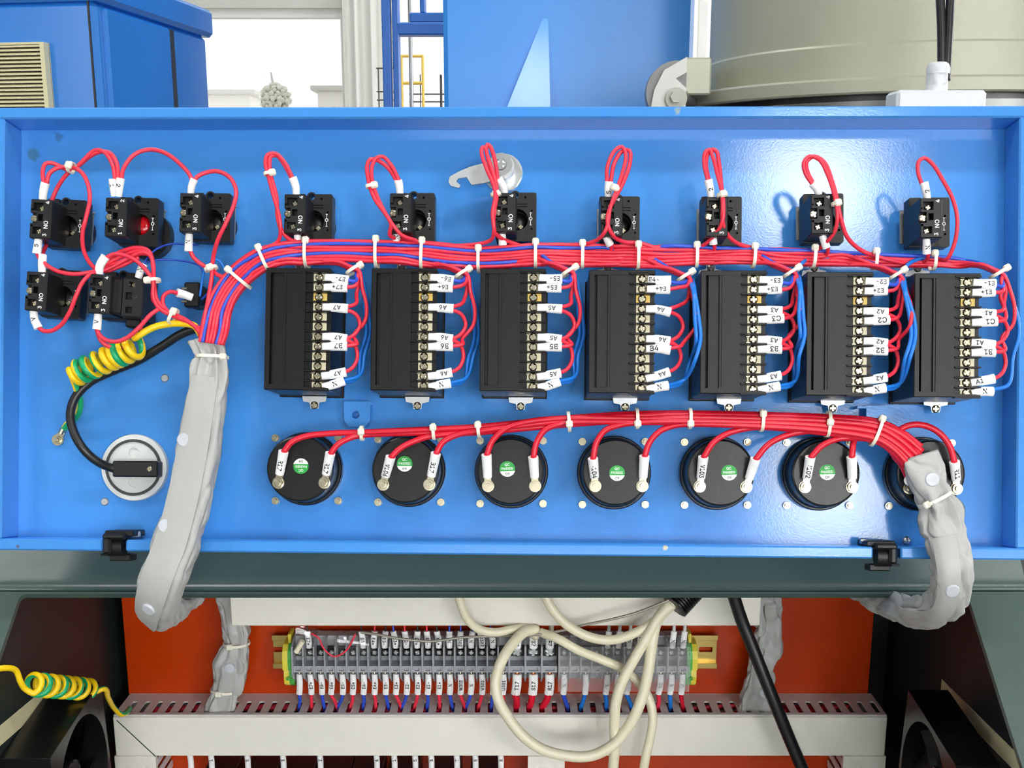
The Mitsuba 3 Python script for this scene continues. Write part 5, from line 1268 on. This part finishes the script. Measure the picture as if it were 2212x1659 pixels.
def low_wire(xc, s, mat, lab, r=0.00175, big=False, zs=None, dx=-0.002):
    k = thing('terminal_wire', lab, 'wire')
    z0 = zc_ - 0.0125
    sx_ = slot_x(xc - 0.002)
    ya, yb2 = YP - 0.040, YP - 0.038
    j = RNG.uniform(-0.001, 0.001)
    P = np.array([[xc, ya, z0 - 0.012], [xc + dx * .5 + j, yb2, z0 - 0.022], [xc * .65 + sx_ * .35, yb2 + .001, (z0 - 0.022) * .55 + lz1 * .45], [sx_ + 0.0005, YP - 0.0345, lz1 - 0.002], [sx_ + 0.001, YP - 0.032, lz1 - 0.012]])
    solo(k, tube(spline(P, 0.002), r, 9), mat, None, True)
    isleeve(k, np.array([[xc, ya - .001, z0 + 0.001], [xc + j * .5, ya, z0 - 0.012], [xc + dx * .5 + j, yb2, z0 - 0.0215]]), s, a=0.0046 if big else 0.0031, b=0.0034 if big else 0.0023, h=0.0038 if big else 0.0032)
    part(k, 'ferrule', tube(np.array([[xc, ya - .001, z0 + 0.0005], [xc, ya, z0 + 0.004]]), 0.0014 if not big else 0.0022, 8), 'm_copper' if big else 'm_screw', None, True)
    return k
def up_wire(xc, s, mat, lab, r=0.0009, dx=0.001):
    k = thing('terminal_wire', lab, 'wire')
    z0 = zc_ + 0.0165
    P = np.array([[xc, YP - 0.040, z0 + 0.010], [xc + dx, YP - 0.040, z0 + 0.020], [xc + dx, YP - 0.036, uz0 - 0.001], [xc + dx, YP - 0.034, uz0 + 0.012]])
    solo(k, tube(spline(P, 0.002), r, 8), mat, None, True)
    isleeve(k, np.array([[xc, YP - 0.039, z0 - 0.001], [xc, YP - 0.041, z0 + 0.007], [xc + dx, YP - 0.041, z0 + 0.0165]]), s, a=0.0030, b=0.0022)
for i in range(20):
    x = xs20 + i * P1
    k = thing('terminal_block', f'grey terminal block, {nth20[i]} from the left in the row on the rail', 'terminal block', 'small grey terminal blocks')
    part(k, 'body', TERM, None, YZX(x))
    part(k, 'well', WELL, None, MT(x, zc_, 0.0305), label='dark screw well')
    xm = x + P1 / 2 + 0.0007
    part(k, 'screw', SCR, None, MT(xm, zc_ + 0.0085, 0.034) @ rz(RNG.random() * 3))
    part(k, 'screw', SCR, None, MT(xm, zc_ - 0.0108, 0.034) @ rz(RNG.random() * 3))
    bl = i in blue_low
    low_wire(xm, lowt[i], 'm_blue_wire' if bl else 'm_red', f'{"blue" if bl else "red"} wire below the {nth20[i]} small terminal block' + (f', sleeve marked {lowt[i]}' if lowt[i] else ', blank white sleeve'))
    if upt[i]:
        up_wire(xm, upt[i] if upt[i] else None, ('m_red', 'm_black', 'm_red', 'm_black', 'm_blue_wire')[i % 5 if i < 14 else 4], f'thin wire above the {nth20[i]} small terminal block, sleeve marked {upt[i]}', dx=RNG.uniform(-0.002, 0.002))
    elif i == 0:
        k = thing('sensor_tip', 'pale sensor tip lying aslant over the first terminal block', 'sensor')
        solo(k, tube(np.array([[xm - 0.001, YP - 0.048, zc_ + 0.014], [xm + 0.006, YP - 0.049, zc_ + 0.026]]), 0.0028, 14), 'm_cream', None, 30)
xsb = xs20 + 20 * P1
for i, (s, nt) in enumerate((('T17', 'left'), ('S17', 'middle'), ('R17', 'right'))):
    x = xsb + i * P2
    k = thing('terminal_block', f'large grey terminal block, the {nt} one of three between small blocks and clear cover', 'terminal block')
    part(k, 'body', TERMB, None, YZX(x))
    part(k, 'well', WELLB, None, MT(x, zc_, 0.0305), label='dark screw well')
    xm = x + P2 / 2 + 0.0008
    part(k, 'screw', SCRB, None, MT(xm, zc_ + 0.0095, 0.034) @ rz(0.5 + i))
    part(k, 'screw', SCRB, None, MT(xm, zc_ - 0.0115, 0.033) @ rz(0.9 + i))
    low_wire(xm, s, 'm_red_thick', f'thick red wire below the {nt} large terminal block, sleeve marked {s}', r=0.0034, big=True)
    k = thing('terminal_wire', f'cream sleeved wire above the {nt} large terminal block', 'wire')
    P = np.array([[xm, YP - 0.040, zc_ + 0.022], [xm + .001, YP - 0.042, zc_ + 0.032], [xm + .002, YP - 0.036, uz0 + 0.004]])
    solo(k, tube(spline(P), 0.0026, 10), 'm_cream', None, True)
    isleeve(k, np.array([[xm, YP - 0.039, zc_ + 0.0155], [xm, YP - 0.041, zc_ + 0.022], [xm + .0005, YP - 0.042, zc_ + 0.030]]), s.replace('1', ''), a=0.0042, b=0.003, h=0.0036)
xsc = xsb + 3 * P2 + 0.0012
upc = {4: 'L', 5: 'N', 6: 'S', 7: 'V102', 10: 'N', 11: 'N'}
for i in range(12):
    x = xsc + i * P1
    k = thing('terminal_block', f'grey terminal block under the clear cover, {nth20[i]} from its left end', 'terminal block', 'grey terminal blocks under the clear cover')
    part(k, 'body', TERM, None, YZX(x))
    part(k, 'well', WELL, None, MT(x, zc_, 0.0305), label='dark screw well')
    xm = x + P1 / 2 + 0.0007
    part(k, 'screw', SCR, None, MT(xm, zc_ + 0.0085, 0.034) @ rz(RNG.random() * 3))
    part(k, 'screw', SCR, None, MT(xm, zc_ - 0.0108, 0.034) @ rz(RNG.random() * 3))
    if i in upc: up_wire(xm, upc[i], 'm_socket', f'pale wire above the {nth20[i]} covered terminal block, sleeve marked {upc[i]}', r=0.0018)
for xx_, s, mat, lab in ((0, 'N', 'm_blue_wire', 'first'), (2, None, 'm_sky_wire', 'third'), (4, 'N', 'm_sky_wire', 'fifth'), (5, 'L', 'm_red_thick', 'sixth'), (6, None, 'm_sky_wire', 'seventh'), (9, 'V2', 'm_red', 'tenth'), (10, 'N', 'm_sky_wire', 'eleventh'), (11, 'U', 'm_red_thick', 'twelfth')):
    low_wire(xsc + (xx_ + .5) * P1 + .0007, s, mat, f'{"blue" if "red" not in mat else "red"} wire below the {lab} covered terminal block', r=0.0022)
# clear cover over the twelve, open at the back
k = thing('clear_cover', 'clear plastic cover with ribs over the right half of the terminal row', 'cover')
cx0, cx1 = xsc - 0.0005, xsc + 12 * P1 + 0.001
def sheet(k, pts, mat='m_frost', name='sheet'):
    part(k, name, (np.array(pts, float), np.array([[0, 1, 2, 3]])), mat)
zt_, zl_ = zc_ + 0.021, zc_ - 0.026
yf = YP - WT - 0.006
sheet(k, [[cx0, yf, zl_], [cx1, yf, zl_], [cx1, yf, zt_], [cx0, yf, zt_]], name='front')
sheet(k, [[cx0, yf, zt_], [cx1, yf, zt_], [cx1, YP - 0.03, zt_ + .002], [cx0, YP - 0.03, zt_ + .002]], name='top')
for i in range(13):
    x = xsc + i * P1 + 0.0002
    sheet(k, [[x, yf, zl_], [x, yf, zt_], [x, yf + 0.006, zt_], [x, yf + 0.006, zl_]], name='rib')
# green and yellow end clamps
EC = Polygon([(-0.029, 0.012), (0.017, 0.012), (0.017, 0.034), (0.012, 0.040), (0.004, 0.043), (-0.007, 0.043), (-0.009, 0.037), (-0.016, 0.039), (-0.024, 0.037), (-0.029, 0.028)]).difference(Point(-0.0175, 0.033).buffer(0.0016)).difference(Point(-0.003, 0.039).buffer(0.0018))
for x, s, lab in ((px_x(609), 1, 'left'), (px_x(1483, .040), -1, 'right')):
    k = thing('end_clamp', f'yellow and green earth clamp at the {lab} end of the terminal row', 'end clamp')
    e = ext(EC, 0, 0.0052)
    part(k, 'yellow_half', e, 'm_end_yellow', YZX(x if s > 0 else x + 0.0052))
    part(k, 'green_half', e, 'm_end_green', YZX(x + 0.0052 if s > 0 else x))
    for z, w in ((0.0178, 'a'),):
        part(k, 'latch', cbox(x + 0.002 + (0.002 if s > 0 else 0), x + 0.0055 + (0.002 if s > 0 else 0), YP - 0.030, YP - 0.012, zc_ + 0.016, zc_ + 0.026, 0.0006), 'm_end_yellow')
    for zz_ in (-0.0165, -0.002):
        part(k, 'port', lathe([(0.0009, 0), (0.0019, 0), (0.0019, 0.0006), (0.0009, 0.0006)], 20), 'm_end_green', MT(x + 0.0048, zc_ + zz_, 0.0415))
# curled clear film with the braided sensor lead over the left terminals
k = thing('clear_film', 'curled clear film lying over the left terminal blocks', 'film')
fx0, fx1 = px_x(640), px_x(815)
u = np.linspace(0, 1, 40); v = np.linspace(0, 1, 8)
U, V = np.meshgrid(u, v, indexing='ij')
X = fx0 + (fx1 - fx0) * U + 0.002 * V
Z = zc_ + 0.008 + (0.034 - 0.012 * U) * (V ** 0.8) - 0.004 * U
Y = YP - 0.049 - 0.003 * np.sin(V * 3) + 0.002 * np.sin(U * 9)
vv_ = np.stack([X, Y, Z], -1).reshape(-1, 3)
ii, jj = np.meshgrid(np.arange(39), np.arange(7), indexing='ij')
ff = np.stack([ii * 8 + jj, (ii + 1) * 8 + jj, (ii + 1) * 8 + jj + 1, ii * 8 + jj + 1], -1).reshape(-1, 4)
solo(k, (vv_, ff), 'm_clear', None, True)
def iwire(name, label, P, r, mat, group=None, sides=12):
    k = thing(name, label, 'cable', group)
    solo(k, tube(spline(np.array(P), 0.003), r, sides), mat, None, True)
    return k
PL_ = lambda *pts: [pl(x, y, w / 1000) for x, y, w in pts]
iwire('sensor_lead', 'thin red lead sagging in a loop over the left terminal blocks', PL_((672, 1368, 54), (688, 1378, 55), (700, 1402, 55), (722, 1418, 55), (748, 1405, 55), (768, 1370, 54)), 0.0009, 'm_red', sides=8)
iwire('sensor_lead', 'braided pale sensor lead running along the top of the terminal row to the black loom', PL_((780, 1366, 52), (812, 1370, 54), (860, 1379, 56), (930, 1385, 57), (1000, 1377, 58), (1080, 1374, 60), (1150, 1372, 66), (1215, 1362, 70), (1262, 1350, 76), (1320, 1338, 80), (1380, 1322, 82), (1440, 1298, 84), (1462, 1290, 84)), 0.0013, 'm_braid')

# cream cables, black loom and black mains lead
loom = thing('cable_loom', 'black corrugated loom end from which the cream cables come', 'loom')
lp0, lp1 = pl(1452, 1312, 84), pl(1505, 1262, 84)
lp0, lp1 = pl(1456, 1310, 0.084), pl(1512, 1250, 0.070)
p = lp0 + np.linspace(0, 1, 80)[:, None] * (lp1 - lp0)
solo(loom, tube(p, 0.0125 + 0.0016 * np.sign(np.sin(np.arange(80) * 1.05)), 24), 'm_rubber', None, 40)
CR = 0.0052
iwire('cream_cable', 'cream cable coming from under the beam, left one of two, sagging to the terminals', PL_((986, 1262, 76), (990, 1285, 78), (998, 1312, 78), (1012, 1340, 76), (1036, 1360, 72), (1070, 1366, 70), (1105, 1360, 66), (1140, 1358, 58), (1158, 1376, 50)), 0.0042, 'm_cream')
iwire('cream_cable', 'cream cable from under the beam, swinging right in a shallow bow to the loom', PL_((1170, 1262, 80), (1180, 1292, 82), (1200, 1325, 84), (1232, 1355, 84), (1280, 1378, 84), (1325, 1382, 84), (1370, 1368, 84), (1410, 1345, 84), (1440, 1318, 84), (1458, 1302, 82)), 0.0046, 'm_cream')
iwire('cream_cable', 'cream cable making the big hanging loop across the duct cover', PL_((1160, 1360, 60), (1135, 1364, 68), (1112, 1385, 80), (1090, 1415, 90), (1075, 1450, 96), (1070, 1480, 100), (1078, 1515, 104), (1098, 1550, 108), (1130, 1590, 110), (1170, 1618, 110), (1220, 1632, 110), (1275, 1633, 108), (1320, 1612, 106), (1352, 1578, 104), (1376, 1535, 102), (1392, 1490, 98), (1402, 1440, 94), (1408, 1395, 90), (1418, 1345, 86), (1440, 1312, 84), (1462, 1298, 82)), 0.0052, 'm_cream')
iwire('cream_cable', 'cream cable crossing the clear cover and dropping below, right of the big loop', PL_((1168, 1366, 62), (1205, 1380, 74), (1250, 1405, 76), (1300, 1425, 78), (1345, 1445, 78), (1380, 1475, 80), (1402, 1510, 84), (1410, 1550, 88), (1405, 1590, 90), (1395, 1635, 92), (1388, 1680, 92), (1384, 1760, 90)), 0.0044, 'm_cream')
iwire('cream_cable', 'cream cable falling straight down inside the big loop', PL_((1452, 1306, 84), (1425, 1330, 86), (1400, 1372, 90), (1372, 1420, 94), (1345, 1470, 98), (1332, 1510, 100), (1327, 1560, 100), (1328, 1610, 100), (1323, 1680, 98), (1320, 1760, 95)), 0.0050, 'm_cream')
iwire('mains_lead', 'thick black cable slanting down across the right end of the ducts', PL_((1572, 1250, 90), (1584, 1285, 90), (1602, 1340, 90), (1622, 1390, 92), (1648, 1455, 96), (1676, 1525, 100), (1705, 1595, 102), (1735, 1665, 104), (1770, 1745, 104)), 0.0060, 'm_rubber', sides=18)

# grey wraps inside the console
def kpl(x, y, w, a, b): return (pl(x, y, w), a, b)
ku = np.array([0, -1.0, 0.0])
wrap('grey vinyl wire wrap inside the console, left of the terminal row', [kpl(486, 1270, .030, .010, .009), kpl(500, 1320, .030, .012, .010), kpl(510, 1370, .032, .014, .010), kpl(512, 1388, .033, .0105, .009), kpl(500, 1440, .035, .0175, .011), kpl(494, 1475, .036, .015, .010), kpl(488, 1488, .036, .0125, .009), kpl(478, 1525, .038, .016, .010), kpl(468, 1560, .035, .017, .009)], None, ku, [(0.55, 0.1, 0)], seed=21, pleats=(0.38, 0.73), folds=0.003)
wrap('grey vinyl wire wrap inside the console, behind the slanting black cable', [kpl(1658, 1270, .030, .011, .009), kpl(1658, 1310, .030, .014, .010), kpl(1662, 1360, .032, .0135, .010), kpl(1658, 1400, .033, .012, .009), kpl(1642, 1440, .034, .0135, .010), kpl(1640, 1490, .035, .015, .010), kpl(1630, 1525, .036, .0165, .010), kpl(1622, 1560, .034, .016, .009)], None, ku, [(0.75, -0.3, 0)], rough=1.2, seed=25, pleats=(0.45,), folds=0.0045)
def wtie(label, px, py, w, a, b, ang):
    k = thing('cable_tie', label, 'cable tie')
    n = 36; t = np.arange(n) * 2 * np.pi / n
    ring = np.stack([a * np.cos(t), np.zeros(n), b * np.sin(t)], 1)
    out = np.stack([np.cos(t), np.zeros(n), np.sin(t)], 1)
    v = np.concatenate([ring + out * r + [0, y, 0] for y, r in ((-.0013, 0), (.0013, 0), (.0013, .0009), (-.0013, .0009))])
    f = [[j * n + i, j * n + (i + 1) % n, ((j + 1) % 4) * n + (i + 1) % n, ((j + 1) % 4) * n + i] for j in range(4) for i in range(n)]
    q = pl(px, py, w)
    M = np.array([[1, 0, 0, q[0]], [0, 0, -1, q[1]], [0, 1, 0, q[2]], [0, 0, 0, 1.0]]) @ rz(ang)
    part(k, 'strap', (v, np.array(f)), 'm_tie', M, 30)
    part(k, 'head', cbox(-.003, .003, -.0028, .0028, b - .001, b + .0035, .0008), 'm_tie', M @ tr(-a * 0.35, 0, -b * 0.06))
wtie('white cable tie high on the left grey wrap inside the console', 511, 1389, .033, .0125, .011, 0)
wtie('white cable tie low on the left grey wrap inside the console', 488, 1490, .036, .0145, .0105, 0)

# cooling fans at both sides
def fan_frame(s=0.080, d=0.034):
    sq = rrect(-s / 2, s / 2, -s / 2, s / 2, 0.004).difference(Point(0, 0).buffer(s * 0.46, 40))
    m = ext(sq, -0.003, 0)
    m2 = ext(sq, -d, -d + 0.003)
    tubeb = ext(Point(0, 0).buffer(s * 0.49, 40).difference(Point(0, 0).buffer(s * 0.46, 40)), -d, 0)
    side = cat(cbox(-s / 2, s / 2, s / 2 - .002, s / 2, -d, 0), cbox(-s / 2, s / 2, -s / 2, -s / 2 + 0.002, -d, 0), cbox(-s / 2, -s / 2 + .002, -s / 2, s / 2, -d, 0), cbox(s / 2 - .002, s / 2, -s / 2, s / 2, -d, 0))
    return cat(m, m2, tubeb, side)
def blade(s, a):
    n = 8; r = np.linspace(0.017, s * 0.44, n); out = []
    for sg in (-1, 1):
        for rr in r:
            out.append([rr * math.cos(a + sg * 0.42 + rr * 6), rr * math.sin(a + sg * 0.42 + rr * 6), -0.018 + sg * 0.009])
    v = np.array(out)
    f = [[i, i + 1, n + i + 1, n + i] for i in range(n - 1)]
    v2 = np.vstack([v, v - [0, 0, 0.0012]])
    f2 = f + [[q[3] + 2 * n, q[2] + 2 * n, q[1] + 2 * n, q[0] + 2 * n] for q in f]
    return (v2, np.array(f2))
def fan(label, corner, dirn, up_dir, s, d):
    """corner: world point of the upper far corner of the face; dirn: from it along the top edge to the viewer."""
    k = thing('cooling_fan', label, 'fan')
    ux = np.asarray(dirn, float); ux /= np.linalg.norm(ux)
    uz = np.asarray(up_dir, float); uz -= ux * (uz @ ux); uz /= np.linalg.norm(uz)
    nn = np.cross(ux, uz)
    o = corner + ux * s / 2 - uz * s / 2
    M = frame(o, ux, uz, nn)
    part(k, 'frame', fan_frame(s, d), 'm_black_gloss', M)
    hb = part(k, 'hub', mt(cyl(0.019, -d + 0.004, -0.010, n=36)), 'm_black', M, 30)
    for j in range(7):
        part(k, 'blade', blade(s, j * 2 * math.pi / 7), 'm_black', M, True)
    for j in range(3):
        a = j * 2 * math.pi / 3 + 0.4
        part(k, 'strut', moved(cbox(0.015, s * 0.47, -0.002, 0.002, -d + 0.001, -d + 0.004), rz(a)), 'm_black', M)
    return k
FS = 0.125
ca = deep(217, 1473, 1.075)
dl, dn_ = -0.942 * FWD - 0.335 * UP, -0.397 * FWD + 0.918 * UP
fan('black cooling fan in the lower left corner of the console, facing right', ca + dl * FS, -dl, dn_, FS, 0.040)
cb = deep(1962, 1490, 1.09)
fan('black cooling fan in the lower right corner of the console, in the dark', cb, dl, dn_, FS, 0.036)
for x0, lab, pts in ((-1, 'left', ((112, 1488), (0, 0), (-50, 1625), (0, 0))), (1, 'right', ((2035, 1480), (2060, 1478), (2195, 1640), (2150, 1655)))):
    k = thing('fan_bracket', f'beige strip beside the fan at the {lab} wall of the console', 'bracket')
    a = plane_hit(pts[0][0], pts[0][1], np.array([x0 * 0.4095, 0, 0]), SX)
    b = plane_hit(pts[2][0], pts[2][1], np.array([x0 * 0.4095, 0, 0]), SX)
    d = (b - a) / np.linalg.norm(b - a); n2 = np.cross(SX, d)
    part(k, 'strip', cbox(-0.001, 0.001, -0.0, np.linalg.norm(b - a) + 0.08, -0.006, 0.010, 0.0003), 'm_beige', frame(a, SX, d, np.cross(SX, d)))

# earth wire coil at the left wall
k = thing('earth_wire', 'coiled yellow and green earth wire above the left fan inside the console', 'wire')
Zf = 1.06
A0, A1 = deep(66, 1478, 0.965), deep(200, 1490, 1.07)
ax = A1 - A0; al = np.linalg.norm(ax); ax /= al
e1 = np.cross(ax, UP); e1 /= np.linalg.norm(e1); e2 = np.cross(e1, ax)
coil = [A0 + ax * al * (i / 224) + 0.0080 * (math.cos(2 * math.pi * i / 28 + 3.6) * e2 + math.sin(2 * math.pi * i / 28 + 3.6) * e1 * -1) for i in range(220)]
ph = [deep(-20, 1448, 0.93), deep(12, 1443, 0.94), deep(34, 1448, 0.95), deep(44, 1472, 0.955), deep(54, 1488, 0.96)]
tl = [deep(222, 1488, 1.07), deep(234, 1508, 1.10), deep(247, 1530, 1.125), deep(262, 1543, 1.135), deep(272, 1540, 1.145), deep(280, 1530, 1.16)]
striped(k, spline(np.array(ph + coil[:] + tl), 0.0025), 0.0024, turns=2.5, phase=2.6)

# what shows under the lower duct: sleeved wires over dark terminals
for j, x in enumerate((410, 455, 533, 610, 690, 812, 850, 895, 930, 985, 1025, 1080)):
    k = thing('terminal_wire', f'sleeved wire just under the lower duct, {nth20[j]} from the left', 'wire')
    r = pl(x, 1645, 0.040)
    P = np.array([[r[0], r[1], lz0 + 0.012], [r[0] + 0.001, r[1], lz0 - 0.004], [r[0] + 0.002, r[1] + 0.001, lz0 - 0.02]])
    solo(k, tube(spline(P), 0.0016, 8), 'm_red' if j % 3 else 'm_blue_wire', None, True)
    isleeve(k, np.array([[r[0], r[1] - .001, lz0 - 0.0005], [r[0] + 0.001, r[1], lz0 - 0.012], [r[0] + 0.001, r[1], lz0 - 0.024]]), ('', '1', '5', '3', '2', '6', '1', '5', '3', 'T', 'S', 'R')[j] or None, a=0.0030)
for j, x in enumerate((470, 560, 640, 720, 790, 870, 960, 1050)):
    k = thing('contactor', f'dark contactor top below the lower duct, {nth20[j]} from the left', 'contactor', 'contactors below the lower duct')
    r = pl(x, 1659, 0.05)
    part(k, 'body', cbox(r[0] - 0.016, r[0] + 0.016, YP - 0.052, YP - 0.004, r[2] - 0.09, r[2] - 0.006, 0.001), 'm_black')
    for q_ in (-0.009, 0, 0.009):
        part(k, 'screw', SCR, None, MT(r[0] + q_, r[2] - 0.012, 0.0525))
